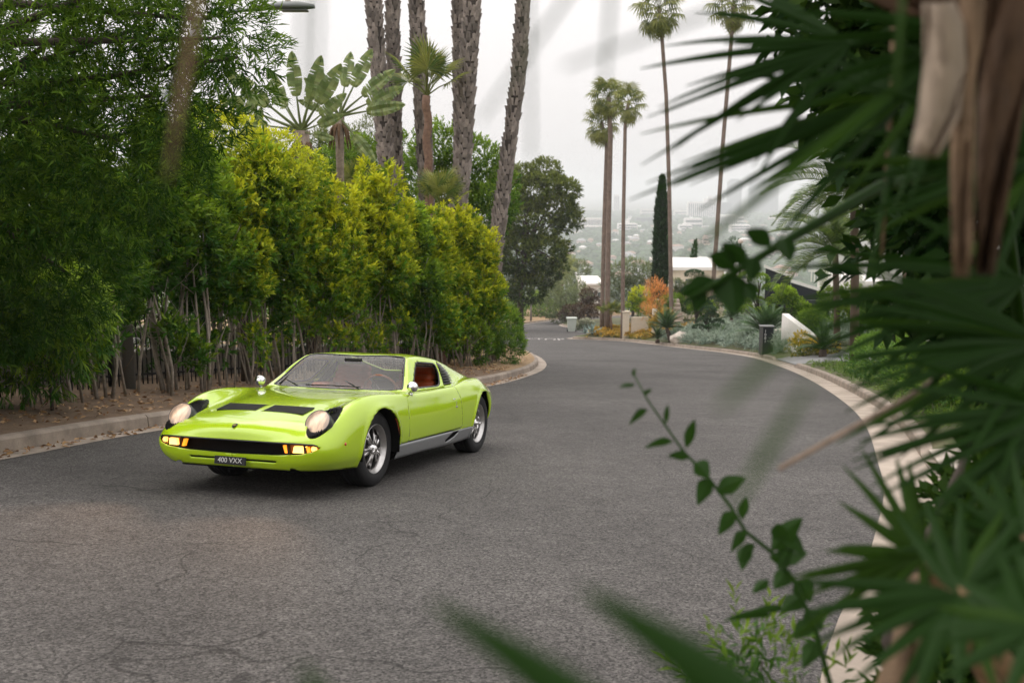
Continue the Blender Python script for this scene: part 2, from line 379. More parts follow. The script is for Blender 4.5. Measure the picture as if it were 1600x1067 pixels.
# ================================================================== ground, road, kerbs
def spl(pts, step=.5):
    """smooth polyline through points"""
    P = [Vector((*p, 0)) for p in pts]; out = []
    for i in range(len(P) - 1):
        a, b, c, d = P[max(i - 1, 0)], P[i], P[i + 1], P[min(i + 2, len(P) - 1)]; n = max(2, int((c - b).length / step))
        for k in range(n):
            t = k / n; out.append(.5 * ((2 * b) + (c - a) * t + (2 * a - 5 * b + 4 * c - d) * t * t + (3 * b - a - 3 * c + d) * t ** 3))
    out.append(P[-1]); return [(v.x, v.y) for v in out]
K_LEFT = spl([(-10.5, -14), (-8.5, -4), (-6.9, 3), (-5.35, 8.9), (-4.62, 12.3), (-2.75, 17.4), (-.75, 22.0), (.35, 27.5), (.85, 32.5), (.95, 38), (.75, 44), (.2, 51), (-1.2, 58.5), (-4.5, 65), (-12, 71), (-30, 78)], .4)
K_RIGHT = spl([(-5.6, -14), (-2.4, -5), (0, -.5), (1.08, 2), (1.88, 4.1), (2.97, 6.5), (4.27, 9.9), (6.7, 17.9), (9.5, 31), (11.65, 45), (12.05, 52), (11.8, 59), (9.7, 76.3), (7.2, 81.2), (5.4, 82.3), (5.3, 84.6), (7.4, 89), (13, 92.5), (26, 95)], .4)
K_FARL = spl([(-30, 84), (-12, 82), (-5.5, 86), (-3.6, 98), (-1.0, 118), (3.5, 136), (10, 150), (22, 162)], 1.0)
K_FARR = spl([(30, 106), (16, 106), (10.5, 109), (8.2, 114), (6.4, 124), (7.6, 134), (13, 145), (24, 154)], 1.0)
KERB_H = .17
def dist_to(poly, x, y):
    P = np.array(poly); x = np.asarray(x, float); y = np.asarray(y, float)
    return np.sqrt(np.min((x[..., None] - P[:, 0])**2 + (y[..., None] - P[:, 1])**2, axis=-1))
def left_z(x, y): return plane_z(x, y) + KERB_H + .035 * np.minimum(dist_to(K_LEFT, x, y), 12)
def right_slope(y): return np.interp(y, [20, 38, 50, 80, 100], [.015, .03, .19, .20, .10])
def right_z(x, y):
    t = dist_to(K_RIGHT, x, y); y = np.asarray(y, float); dr = np.clip(np.minimum(y - 7.9, 11.5 - y) / .3, 0, 1) + np.clip(np.minimum(y - 35.2, 43.3 - y) / .3, 0, 1)
    return plane_z(x, y) + KERB_H - .12 * dr * np.clip(1 - t / 1.2, 0, 1) + right_slope(y) * np.minimum(t, 16) + .02 * t
def far_z(x, y): return plane_z(x, y) + KERB_H + .02 * np.minimum(np.minimum(dist_to(K_FARL, x, y), dist_to(K_FARR, x, y)), 20)
def strip(name, poly, offs, zf, m, side):
    """sheet laid along a polyline; offs are distances to its outer side (+1 left of travel, -1 right)"""
    P = np.array(poly); T = np.gradient(P, axis=0); T /= np.linalg.norm(T, axis=1, keepdims=True); Nn = np.stack([-T[:, 1], T[:, 0]], 1) * side
    V = []; n = len(P)
    for o in offs:
        Q = P + Nn * o
        V.append(np.column_stack([Q, zf(Q[:, 0], Q[:, 1], o)]))
    V = np.concatenate(V); Fs = []
    for j in range(len(offs) - 1):
        for i in range(n - 1):
            q = [j * n + i, j * n + i + 1, (j + 1) * n + i + 1, (j + 1) * n + i]; Fs.append(q if side < 0 else q[::-1])
    Fs = [f[::-1] for f in Fs]
    return link(name, mesh_from(name, V, Fs, True), m)
# --- asphalt
def asphalt_material():
    m = bpy.data.materials.new('asphalt'); m.use_nodes = True; nt = m.node_tree; N = nt.nodes; L = nt.links; b = N['Principled BSDF']
    tc = N.new('ShaderNodeTexCoord')
    def noise(s, d=3, r=.6):
        n = N.new('ShaderNodeTexNoise'); n.inputs['Scale'].default_value = s; n.inputs['Detail'].default_value = d; n.inputs['Roughness'].default_value = r; L.new(tc.outputs['Object'], n.inputs['Vector']); return n
    def rng(src, a, b_, c, d):
        r = N.new('ShaderNodeMapRange'); r.inputs['From Min'].default_value = a; r.inputs['From Max'].default_value = b_; r.inputs['To Min'].default_value = c; r.inputs['To Max'].default_value = d; L.new(src, r.inputs['Value']); return r.outputs[0]
    def mul(a, b_):
        x = N.new('ShaderNodeMath'); x.operation = 'MULTIPLY'; L.new(a, x.inputs[0]); L.new(b_, x.inputs[1]); return x.outputs[0]
    st = N.new('ShaderNodeTexVoronoi'); st.inputs['Scale'].default_value = 105; L.new(tc.outputs['Object'], st.inputs['Vector'])
    sep = N.new('ShaderNodeSeparateColor'); L.new(st.outputs['Color'], sep.inputs[0])
    stone = rng(sep.outputs[0], 0, 1, .30, 1.85)
    big = rng(noise(.35, 4).outputs['Fac'], .3, .7, .74, 1.26); mid = rng(noise(5, 4, .7).outputs['Fac'], .3, .7, .82, 1.18); fine = rng(noise(38, 3, .7).outputs['Fac'], .35, .65, .70, 1.30)
    v = mul(mul(mul(stone, big), mid), fine)
    # cracks: warped cell edges, broken up by noise
    wp = noise(.9, 2); mixv = N.new('ShaderNodeMix'); mixv.data_type = 'RGBA'; mixv.blend_type = 'ADD'; mixv.inputs['Factor'].default_value = .9
    L.new(tc.outputs['Object'], mixv.inputs['A']); L.new(wp.outputs['Color'], mixv.inputs['B'])
    cr = N.new('ShaderNodeTexVoronoi'); cr.feature = 'DISTANCE_TO_EDGE'; cr.inputs['Scale'].default_value = .40; L.new(mixv.outputs['Result'], cr.inputs['Vector'])
    line = rng(cr.outputs['Distance'], .0008, .0036, .5, 1.0); brk = rng(noise(.8, 2).outputs['Fac'], .47, .53, 0, 1)
    mm = N.new('ShaderNodeMath'); mm.operation = 'MAXIMUM'; L.new(line, mm.inputs[0]); L.new(brk, mm.inputs[1])
    v = mul(v, mm.outputs[0])
    cm = N.new('ShaderNodeVectorMath'); cm.operation = 'SCALE'; cm.inputs[0].default_value = (.074, .069, .0655); L.new(v, cm.inputs['Scale'])
    L.new(cm.outputs[0], b.inputs['Base Color']); b.inputs['Roughness'].default_value = .85; b.inputs['Specular IOR Level'].default_value = .3
    bp = N.new('ShaderNodeBump'); bp.inputs['Strength'].default_value = .6; bp.inputs['Distance'].default_value = .006; L.new(v, bp.inputs['Height']); L.new(bp.outputs[0], b.inputs['Normal'])
    return m
M_ASPH = asphalt_material()
def grid(name, x0, x1, nx, y0, y1, ny, zf, m):
    gx, gy = np.meshgrid(np.linspace(x0, x1, nx), np.linspace(y0, y1, ny)); V = np.column_stack([gx.ravel(), gy.ravel(), zf(gx, gy).ravel()])
    i = np.arange(nx * ny).reshape(ny, nx); F_ = np.column_stack([i[:-1, :-1].ravel(), i[:-1, 1:].ravel(), i[1:, 1:].ravel(), i[1:, :-1].ravel()])
    return link(name, mesh_from(name, V, F_, True), m)
tag(grid('road', -34, 32, 67, -14, 170, 185, lambda x, y: plane_z(x, y), M_ASPH), kind='structure')
M_CONC = mat('kerb_concrete', (.26, .215, .175), .9, var=.38, scale=2.6, bump=.25, bscale=60, detail=8)
M_GUTTER = mat('gutter_concrete', (.34, .285, .235), .9, var=.28, scale=1.7, bump=.2, bscale=50, detail=8)
M_SOIL = mat('dry_soil', (.10, .066, .042), 1.0, col2=(.20, .135, .085), scale=3.0, bump=1.0, bscale=14, detail=9)
M_STRAW = mat('straw_soil', (.36, .25, .13), 1.0, col2=(.20, .125, .07), scale=5.0, bump=1.0, bscale=18, detail=9)
M_GARDEN = mat('garden_soil', (.10, .075, .045), 1.0, col2=(.07, .10, .03), scale=2.0, bump=.6, bscale=8, detail=8)
offs = [.14, .5, 1, 1.6, 2.4, 4, 7, 11, 16]
def cut(poly, y0, y1): return [p for p in poly if y0 <= p[1] <= y1]
tag(strip('verge_left', K_LEFT[:K_LEFT.index(min(K_LEFT, key=lambda p: abs(p[1] - 26)))], offs, lambda x, y, o: left_z(x, y) + .02 * np.sin(x * 7.1 + y * 5.3) * (o > .6), M_SOIL, 1), kind='structure')
i26 = K_LEFT.index(min(K_LEFT, key=lambda p: abs(p[1] - 26)))
tag(strip('verge_corner', K_LEFT[i26 - 1:-6], offs[:8], lambda x, y, o: left_z(x, y) + .004, M_STRAW, 1), kind='structure')
tag(strip('garden_ground', K_RIGHT, offs + [22, 30], lambda x, y, o: right_z(x, y), M_GARDEN, -1), kind='structure')
tag(strip('verge_far_left', K_FARL, [.2, 1, 3, 8, 20, 40], lambda x, y, o: far_z(x, y), M_STRAW, 1), kind='structure')
tag(strip('verge_far_right', K_FARR, [.2, 1, 3, 8, 16], lambda x, y, o: far_z(x, y), M_GARDEN, -1), kind='structure')
# gutters: a pale pan along each kerb, a touch proud of the asphalt
def gutter(poly, w, side):
    wob = lambda x, y: .03 * np.sin(x * 3.1 + y * 4.7) + .02 * np.sin(x * 11 + y * 9)
    o = strip('gutter', poly, [-w, -w * .5, .02], lambda x, y, o: plane_z(x, y) + .006 + .004 * (o > -.2), M_GUTTER, side)
    return tag(o, kind='structure')
gutter(K_LEFT, .28, 1); gutter(K_RIGHT, .47, -1); gutter(K_FARL, .4, 1); gutter(K_FARR, .4, -1)
# kerbs: cast lengths with open joints, each a piece of its own
def kerb(poly, side, label, seg=3.0, skip=()):
    root = tag(empty('kerb', (0, 0, 0)), kind='structure')
    P = np.array(poly); s = np.concatenate([[0], np.cumsum(np.linalg.norm(np.diff(P, axis=0), axis=1))]); T = np.gradient(P, axis=0); T /= np.linalg.norm(T, axis=1, keepdims=True); Nn = np.stack([-T[:, 1], T[:, 0]], 1) * side
    prof = [(.0, -.12), (.012, KERB_H - .03), (.035, KERB_H - .004), (.05, KERB_H + .002), (.14, KERB_H + .008), (.16, KERB_H - .06), (.16, -.12)]
    k = 0
    while k * seg < s[-1] - .5:
        a, b = k * seg + .008, min((k + 1) * seg - .008, s[-1]); ss = np.linspace(a, b, 6); V = []; ok = True
        for q in ss:
            x = np.interp(q, s, P[:, 0]); y = np.interp(q, s, P[:, 1]); nx = np.interp(q, s, Nn[:, 0]); ny = np.interp(q, s, Nn[:, 1])
            low = 0.0
            for (y0, y1) in skip:
                if y0 < y < y1: low = 1.0
            for (o, z) in prof: V.append((x + nx * o, y + ny * o, float(plane_z(x, y)) + (z if not low else min(z, .025 + o * .25))))
        m = len(prof); Fs = []
        for i in range(5):
            for j in range(m - 1): Fs.append([i * m + j, i * m + j + 1, (i + 1) * m + j + 1, (i + 1) * m + j] if side < 0 else [(i + 1) * m + j, (i + 1) * m + j + 1, i * m + j + 1, i * m + j])
        Fs.append(list(range(m))); Fs.append([5 * m + j for j in range(m)][::-1])
        link('kerb_length', mesh_from('kerb_length', V, Fs), M_CONC, root); k += 1
    return root
kerb(K_LEFT, 1, '', 3.0); kerb(K_RIGHT, -1, '', 3.0, skip=((8.2, 11.2), (35.5, 43.0))); kerb(K_FARL, 1, '', 4.0); kerb(K_FARR, -1, '', 4.0)
# worn white lettering on the far road, pale paint by the right kerb
M_PAINT = mat('worn_road_paint', (.42, .40, .38), .9, var=.3, scale=4)
pm = text_mesh('road_lettering', 'STOP', 1.5, 0); po = link('road_marking', pm, M_PAINT)
pv = on_ground(853, 530.5); n_ = Vector((.02, .1, 1)).normalized(); po.location = (pv.x, pv.y, pv.z + .012); po.rotation_euler = (-math.atan(.1), 0, 0); po.scale = (.85, 3.0, 1)
tag(po, kind='structure')
# ================================================================== the car
def pchip(tab, x):
    tab = sorted(tab); X = np.array([t[0] for t in tab]); Y = np.array([t[1] for t in tab]); h = np.diff(X); d = np.diff(Y) / h
    m = np.zeros(len(X)); m[0] = d[0]; m[-1] = d[-1]
    for i in range(1, len(X) - 1):
        if d[i - 1] * d[i] > 0:
            w1 = 2 * h[i] + h[i - 1]; w2 = h[i] + 2 * h[i - 1]; m[i] = (w1 + w2) / (w1 / d[i - 1] + w2 / d[i])
    x = np.clip(x, X[0], X[-1]); i = np.clip(np.searchsorted(X, x) - 1, 0, len(X) - 2); t = (x - X[i]) / h[i]
    return (2 * t**3 - 3 * t**2 + 1) * Y[i] + (t**3 - 2 * t**2 + t) * h[i] * m[i] + (-2 * t**3 + 3 * t**2) * Y[i + 1] + (t**3 - t**2) * h[i] * m[i + 1]
def sdpoly(px, py, poly):
    """signed distance to a polygon, negative inside"""
    P = np.array(poly, float); d = np.full(px.shape, 1e9); s = np.ones(px.shape)
    n = len(P); j = n - 1
    for i in range(n):
        ex, ey = P[j] - P[i]; wx = px - P[i, 0]; wy = py - P[i, 1]
        t = np.clip((wx * ex + wy * ey) / (ex * ex + ey * ey), 0, 1)
        d = np.minimum(d, (wx - ex * t)**2 + (wy - ey * t)**2)
        c1 = py >= P[i, 1]; c2 = py < P[j, 1]; c3 = ex * wy > ey * wx
        fl = (c1 & c2 & c3) | (~c1 & ~c2 & ~c3); s = np.where(fl, -s, s); j = i
    return s * np.sqrt(d)
def clip_mesh(V, Fs, f):
    """keep the part of a polygon mesh where f > 0, cutting the faces it crosses"""
    inside = f > 0; newV = []; base = len(V); cache = {}; out = []
    def cut(a, b):
        k = (a, b) if a < b else (b, a)
        if k not in cache:
            t = f[k[0]] / (f[k[0]] - f[k[1]]); cache[k] = base + len(newV); newV.append(V[k[0]] * (1 - t) + V[k[1]] * t)
        return cache[k]
    for fc in Fs:
        ins = [inside[i] for i in fc]
        if all(ins): out.append(fc); continue
        if not any(ins): continue
        o = []
        for q in range(len(fc)):
            a, b = fc[q], fc[(q + 1) % len(fc)]
            if inside[a]: o.append(a)
            if inside[a] != inside[b]: o.append(cut(a, b))
        if len(o) >= 3: out.append(o)
    V2 = np.vstack([V] + ([np.array(newV)] if newV else []))
    used = sorted({i for fc in out for i in fc}); mp = {o: n for n, o in enumerate(used)}
    return V2[used], [[mp[i] for i in fc] for fc in out]
def surf(name, V, Fs, m, parent, thick=0.0, off=0.0):
    P = V[:, :3] + V[:, 3:6] * off
    me = mesh_from(name, P, Fs, True); me.normals_split_custom_set_from_vertices([tuple(n / (np.linalg.norm(n) + 1e-9)) for n in V[:, 3:6]])
    o = link(name, me, m, parent)
    if thick:
        md = o.modifiers.new('thickness', 'SOLIDIFY'); md.thickness = thick; md.offset = -1; md.use_even_offset = False
    return o

def build_car():
    paint = mat('lime_paint', (.41, .60, .006), .22, 0, .5, coat=1.0)
    pb = paint.node_tree.nodes['Principled BSDF']; pb.inputs['Coat Roughness'].default_value = .02
    black = mat('black_trim', (.006, .006, .007), .35); matte = mat('matte_black', (.005, .005, .005), .8, spec=.2)
    rubber = mat('tyre_rubber', (.012, .012, .013), .75, bump=.15, bscale=200); silver = mat('silver_paint', (.33, .34, .35), .38, .55)
    chrome = mat('chrome', (.82, .82, .83), .06, 1.0); alloy = mat('cast_alloy', (.50, .49, .48), .30, 1.0, var=.1, scale=30)
    leather = mat('tan_leather', (.46, .095, .022), .5, bump=.1, bscale=90); wood = mat('wooden_rim', (.30, .11, .05), .35)
    carpet = mat('dark_carpet', (.02, .018, .018), .95)
    W = Matrix(((1, 0, 0), (0, -SP, CP), (0, -CP, -SP)))
    Mc = Matrix(((-0.32013797, 0.94715185, 0.02037297), (0.01150301, 0.02538939, -0.99961145), (-0.94730109, -0.31977923, -0.0190232)))
    root = empty('sports_car')
    T = W @ Vector((-1.91725309, 1.23073549, 8.84835765)) + Vector((0, 0, CAM_Z))
    root.matrix_world = Matrix.Translation(T) @ (W @ Mc).to_4x4()
    tag(root, 'lime green low two-seat sports car with lit headlamps on the road', 'car')

    # ---- feature lines: (x, y) and (x, z) tables from sill to centre line
    yt = [
     [(1.0, .72), (.6, .77), (0, .80), (-1, .80), (-2.5, .80), (-3.36, .62)],
     [(1.0, .80), (.5, .83), (0, .845), (-.6, .835), (-1.2, .835), (-2.2, .85), (-2.6, .83), (-3, .75), (-3.36, .66)],
     [(1.0, .83), (.5, .848), (0, .868), (-.6, .853), (-1.2, .853), (-1.8, .868), (-2.2, .872), (-2.6, .845), (-3, .77), (-3.36, .69)],
     [(1.0, .80), (.5, .83), (0, .845), (-.6, .838), (-1.2, .838), (-1.8, .853), (-2.2, .845), (-2.6, .815), (-3.0, .745), (-3.36, .66)],
     [(1.0, .765), (.8, .76), (.5, .765), (.15, .76), (-.2, .775), (-.6, .80), (-1.2, .805), (-1.8, .80), (-2.2, .755), (-2.6, .72), (-3, .65), (-3.36, .58)],
     [(1.0, .55), (.5, .56), (.2, .57), (0, .60), (-.3, .69), (-.55, .752), (-.69, .762), (-1.2, .762), (-1.7, .765), (-2.0, .70), (-2.5, .62), (-3.36, .5)],
     [(1.0, .30), (.5, .30), (.1, .36), (-.3, .55), (-.55, .70), (-.68, .742), (-.9, .655), (-1.117, .566), (-1.3, .566), (-1.65, .575), (-1.75, .578), (-2.0, .57), (-2.3, .56), (-2.6, .54), (-3, .46), (-3.36, .3)],
     [(1.0, 0), (-3.36, 0)]]
    zt = [
     [(1.0, .245), (.83, .239), (.5, .222), (0, .2), (-1, .195), (-1.7, .188), (-2.5, .22), (-3.0, .30), (-3.36, .36)],
     [(1.0, .315), (.5, .31), (0, .325), (-1, .325), (-2.2, .335), (-3, .38), (-3.36, .42)],
     [(1.0, .40), (.5, .45), (0, .50), (-.6, .48), (-1.2, .48), (-2, .52), (-2.5, .55), (-3.36, .54)],
     [(1.0, .448), (.94, .455), (.8, .485), (.5, .60), (.2, .68), (0, .695), (-.3, .675), (-.6, .655), (-1.2, .655), (-1.8, .69), (-2.2, .715), (-2.6, .70), (-3, .65), (-3.36, .60)],
     [(1.0, .468), (.94, .49), (.8, .555), (.7, .605), (.6, .655), (.5, .702), (.4, .74), (.3, .766), (.15, .785), (0, .79), (-.2, .783), (-.5, .764), (-.7, .752), (-1.2, .752), (-1.6, .765), (-1.9, .79), (-2.2, .812), (-2.5, .812), (-2.8, .775), (-3.1, .71), (-3.36, .66)],
     [(1.0, .472), (.98, .496), (.94, .53), (.85, .572), (.7, .617), (.6, .64), (.43, .678), (.2, .717), (0, .737), (-.3, .757), (-.55, .763), (-.69, .765), (-1.2, .769), (-1.7, .777), (-2, .80), (-2.3, .825), (-2.6, .815), (-3, .76), (-3.36, .69)],
     [(1.0, .474), (.985, .515), (.95, .555), (.85, .598), (.6, .662), (.415, .698), (.2, .727), (0, .743), (-.3, .757), (-.55, .764), (-.66, .772), (-.68, .778), (-1.10, 1.064), (-1.13, 1.071), (-1.3, 1.072), (-1.65, 1.043), (-1.75, 1.03), (-2, .978), (-2.3, .905), (-2.6, .845), (-3, .79), (-3.36, .71)],
     [(1.0, .475), (.988, .525), (.95, .569), (.85, .608), (.6, .669), (.415, .703), (.2, .731), (0, .748), (-.3, .764), (-.58, .770), (-.60, .773), (-1.13, 1.080), (-1.16, 1.088), (-1.35, 1.098), (-1.6, 1.092), (-1.9, 1.055), (-2.2, .995), (-2.6, .905), (-3, .84), (-3.36, .72)]]
    sharp = [[(1, 1), (-3.4, 1)]] * 4 + [
      [(1.0, .35), (.8, .8), (.5, 1), (-.6, .9), (-3.4, 1)],
      [(1, 1), (-.4, 1), (-.66, .05), (-1.7, .05), (-2.0, .6), (-3.4, 1)],
      [(1, 1), (-.5, 1), (-.68, .1), (-1.1, .35), (-1.75, .45), (-2.2, .4), (-3.4, 1)],
      [(1, 1), (-3.4, 1)]]
    NP = 6.5
    ns = np.linspace(0, .965, 46); xs1 = .2 + .8 * (1 - ns**NP)**(1 / NP)
    xs2 = np.arange(xs1[-1] - .018, -2.62, -.018)
    nt_ = np.linspace(.97, 0, 22); xs3 = -2.6 - .76 * (1 - nt_**4)**.25; xs3 = xs3[xs3 < xs2[-1] - .008]
    X = np.concatenate([xs1, xs2, xs3])
    nose = np.where(X > .2, np.maximum(0, 1 - (np.maximum(X - .2, 0) / .8)**NP)**(1 / NP), 1.0)
    tail = np.where(X < -2.6, np.maximum(0, 1 - (np.maximum(-2.6 - X, 0) / .76)**4)**.25, 1.0)
    K = 8; P = np.zeros((len(X), K, 3))
    for k in range(K):
        P[:, k, 0] = X; P[:, k, 1] = pchip(yt[k], X) * nose * tail; P[:, k, 2] = pchip(zt[k], X)
    fr = np.clip((X - .6) / .35, 0, 1)
    P[:, 0, 0] -= .05 * fr; P[:, 1, 0] -= .016 * fr; P[:, 2, 0] -= .004 * fr
    d = np.linalg.norm(np.diff(P, axis=1), axis=2) + 1e-6; dirs = np.diff(P, axis=1) / d[..., None]
    S = np.stack([pchip(s, X) for s in sharp], 1)
    seg = [5, 6, 6, 7, 8, 14, 16]; rows = []
    for k in range(K - 1):
        def tan(q, side):
            if q == 0: return dirs[:, 0]
            if q == K - 1: return np.stack([np.zeros(len(X)), -np.ones(len(X)), np.zeros(len(X))], 1)
            sm = (dirs[:, q] * d[:, q - 1, None] + dirs[:, q - 1] * d[:, q, None]) / (d[:, q] + d[:, q - 1])[:, None]
            return S[:, q, None] * sm + (1 - S[:, q, None]) * (dirs[:, q] if side > 0 else dirs[:, q - 1])
        a, b = tan(k, 1), tan(k + 1, -1); dk = d[:, k, None]
        n = seg[k]
        for i in range(n + (1 if k == K - 2 else 0)):
            t = i / n
            rows.append((2*t**3-3*t**2+1) * P[:, k] + (t**3-2*t**2+t) * dk * a + (-2*t**3+3*t**2) * P[:, k+1] + (t**3-t**2) * dk * b)
    H = np.stack(rows, 1)                                  # half body, stations x samples
    H[:, -1, 1] = 0
    # rolled lips round the wheel arches
    for (ax, az) in ((.03, .32), (-2.5, .32)):
        dd = np.hypot(H[..., 0] - ax, H[..., 2] - az) - .362
        H[..., 1] += np.where((H[..., 1] > .5) & (H[..., 2] < .74), .013 * np.exp(-((dd - .008) / .022)**2), 0)
    mir = H[:, -2::-1].copy(); mir[..., 1] *= -1
    G = np.concatenate([H, mir], 1); nu, nv = G.shape[:2]
    du = np.gradient(G, axis=0); dv = np.gradient(G, axis=1); Nn = np.cross(du, dv); Nn /= np.linalg.norm(Nn, axis=2, keepdims=True) + 1e-12
    Nn[0] = (1, 0, 0); Nn[-1] = (-1, 0, 0)
    cen = G - np.array([0, 0, .45]); cen[..., 0] = 0
    flip = np.sum(Nn * cen, 2)[20:-20].mean() < 0
    if flip: Nn[1:-1] *= -1
    V = np.concatenate([G.reshape(-1, 3), Nn.reshape(-1, 3)], 1)
    Fs = []
    for i in range(nu - 1):
        for j in range(nv - 1):
            a = i * nv + j; q = [a, a + 1, a + nv + 1, a + nv]; Fs.append(q if flip else q[::-1])
    full = (V, Fs)

    xy = lambda V: (V[:, 0], np.abs(V[:, 1]), V[:, 2])
    def arches(V):
        x, y, z = xy(V); return np.minimum(np.hypot(x - .03, z - .32) - .362, np.hypot(x + 2.5, z - .32) - .362)
    WS = [(-.612, 0), (-.635, .4), (-.66, .58), (-.705, .695), (-.75, .68), (-1.118, .526), (-1.128, .5), (-1.14, 0)]
    WS = WS + [(a, -b) for a, b in WS[::-1] if b > 0]
    f_ws = lambda V: np.maximum(sdpoly(V[:, 0], V[:, 1], WS), .76 - V[:, 2])
    SW = [(-.80, .792), (-1.0, .912), (-1.175, 1.022), (-1.24, 1.035), (-1.60, 1.012), (-1.648, .99), (-1.60, .90), (-1.50, .812), (-1.44, .79), (-1.38, .785)]
    f_sw = lambda V: np.maximum(sdpoly(V[:, 0], V[:, 2], SW), .5 - np.abs(V[:, 1]))
    LV = [(-1.715, 1.015), (-1.745, 1.022), (-1.79, .97), (-1.82, .90), (-1.80, .83), (-1.74, .79), (-1.55, .79), (-1.60, .84)]
    f_lv = lambda V: np.maximum(sdpoly(V[:, 0], V[:, 2], LV), .5 - np.abs(V[:, 1]))
    def f_vent(V):
        x, y, z = xy(V); return np.maximum(np.maximum(np.maximum(x - .612, .414 - x), np.maximum(y - .413, .03 - y)), .5 - z)
    def f_hl(V):
        x, y, z = xy(V); a, b = x - .678, y - .656 - .02 * (x - .675)
        return np.maximum((np.sqrt((a / .246)**2 + (b / .098)**2) - 1) * .098, .42 - z)
    GR = [(-.757, .433), (-.70, .455), (-.6, .462), (0, .4625), (.6, .462), (.70, .455), (.757, .433), (.70, .400), (.6, .378), (.4, .364), (0, .356), (-.4, .364), (-.6, .378), (-.70, .400)]
    f_gr = lambda V: np.maximum(sdpoly(V[:, 1], V[:, 2], GR), .6 - V[:, 0])
    def f_slot(V):
        x, y, z = xy(V); return np.maximum(np.maximum(np.abs(z - .309) - .009, y - .41), .6 - x)
    DR = [(-.528, .74), (-.522, .6), (-.53, .45), (-.555, .332), (-1.85, .336), (-1.80, .5), (-1.755, .65), (-1.70, .772), (-1.3, .770), (-.7, .766)]
    f_dr = lambda V: np.maximum(sdpoly(V[:, 0], V[:, 2], DR), .5 - np.abs(V[:, 1]))
    def f_sill(V):
        x, y, z = xy(V); return np.maximum(np.maximum(z - .326, x + .2), -2.25 - x)
    RO = [(-1.74, -.46), (-1.74, .46), (-2.85, .40), (-2.85, -.40)]
    f_ro = lambda V: np.maximum(sdpoly(V[:, 0], V[:, 1], RO), .7 - V[:, 2])
    def f_notch(V):
        x, y, z = xy(V); return np.maximum(sdpoly(y, z, [(.50, .20), (.50, .262), (.535, .262), (.60, .238), (.60, .20)]), .6 - x)
    body = full
    for f in (arches, f_ws, f_sw, f_lv, f_vent, f_hl, f_gr, f_slot, f_notch, f_ro): body = clip_mesh(*body, f(body[0]))
    side = body
    body = clip_mesh(*body, np.minimum(f_dr(body[0]) - .0022, f_sill(body[0]) - .0018))
    surf('body', *body, paint, root, .012)
    for sgn in (1, -1):
        dr = clip_mesh(*side, -f_dr(side[0]) - .0022); dr = clip_mesh(*dr, dr[0][:, 1] * sgn)
        o = surf('door', *dr, paint, root, .012)
        if sgn > 0:
            MB().tube([(-1.55, .862, .655), (-1.60, .866, .655)], [.004, .004], 6).build('handle', chrome, o)
        sl = clip_mesh(*side, -f_sill(side[0]) - .0018); sl = clip_mesh(*sl, sl[0][:, 1] * sgn)
        sc = sdpoly(sl[0][:, 0], sl[0][:, 2], [(-1.42, .225), (-1.52, .222), (-1.70, .26), (-1.80, .313), (-1.62, .313)])
        sl = clip_mesh(*sl, sc)
        o = surf('sill', *sl, silver, root, .01)
    # dark liner painted black for the shade behind gaps and openings
    ln = clip_mesh(*full, arches(full[0]) - .01); ln = clip_mesh(*ln, .755 - ln[0][:, 2]); ln = clip_mesh(*ln, f_gr(ln[0]))
    surf('shade_liner', *ln, matte, root, 0, -.022)
    # glass and seals
    g = clip_mesh(*full, -f_ws(full[0]) - .016)
    glass = bpy.data.materials.new('windscreen_glass'); glass.use_nodes = True; nt = glass.node_tree
    gb = nt.nodes['Principled BSDF']; nt.nodes.remove(gb)
    gl = nt.nodes.new('ShaderNodeBsdfGlossy'); gl.inputs['Roughness'].default_value = .01; tr = nt.nodes.new('ShaderNodeBsdfTransparent'); tr.inputs['Color'].default_value = (.80, .83, .82, 1)
    fz = nt.nodes.new('ShaderNodeFresnel'); fz.inputs['IOR'].default_value = 1.5; mxs = nt.nodes.new('ShaderNodeMixShader')
    fm = nt.nodes.new('ShaderNodeMath'); fm.operation = 'MULTIPLY'; fm.inputs[1].default_value = 1.0; fm.use_clamp = True
    nt.links.new(fz.outputs[0], fm.inputs[0]); nt.links.new(fm.outputs[0], mxs.inputs[0]); nt.links.new(tr.outputs[0], mxs.inputs[1]); nt.links.new(gl.outputs[0], mxs.inputs[2])
    nt.links.new(mxs.outputs[0], nt.nodes['Material Output'].inputs['Surface'])
    surf('windscreen', *g, glass, root, 0, -.003)
    s = clip_mesh(*full, -f_ws(full[0])); s = clip_mesh(*s, f_ws(s[0]) + .0165); surf('windscreen_seal', *s, black, root, .01)
    for sgn in (1, -1):
        s = clip_mesh(*full, -f_sw(full[0])); s = clip_mesh(*s, f_sw(s[0]) + .014); s = clip_mesh(*s, s[0][:, 1] * sgn); surf('window_seal', *s, black, root, .012)
        s = clip_mesh(*full, -f_lv(full[0])); s = clip_mesh(*s, s[0][:, 1] * sgn); surf('louvre_backing', *s, matte, root, 0, -.05)
        for i in range(8):
            z = .812 + i * .0255; t = (z - .79) / .24
            yy = (.742 - .60 * (z - .79) ** 1.0 * .98) ; x0 = -1.56 - .155 * t; x1 = -1.75 - .075 * math.sin(min(1, t * 1.25) * math.pi) - .0 * t
            mb = MB(); mb.box(((x0 + x1) / 2, sgn * yy, z), (abs(x1 - x0) + .01, .05, .0035), Matrix.Rotation(R(-28 * sgn), 3, 'X'))
            mb.build('louvre_slat', black, root)
    # rear slats over the engine
    for i in range(7):
        x = -1.80 - i * .155; z = float(pchip(zt[7], np.array([x]))[0]) - .012
        MB().box((x, 0, z), (.11, .92 - .012 * i * 5, .008), Matrix.Rotation(R(-6), 3, 'Y')).build('engine_slat', black, root)
    MB().box((-2.35, 0, .64), (1.2, 1.0, .02)).build('engine_deck', matte, root)
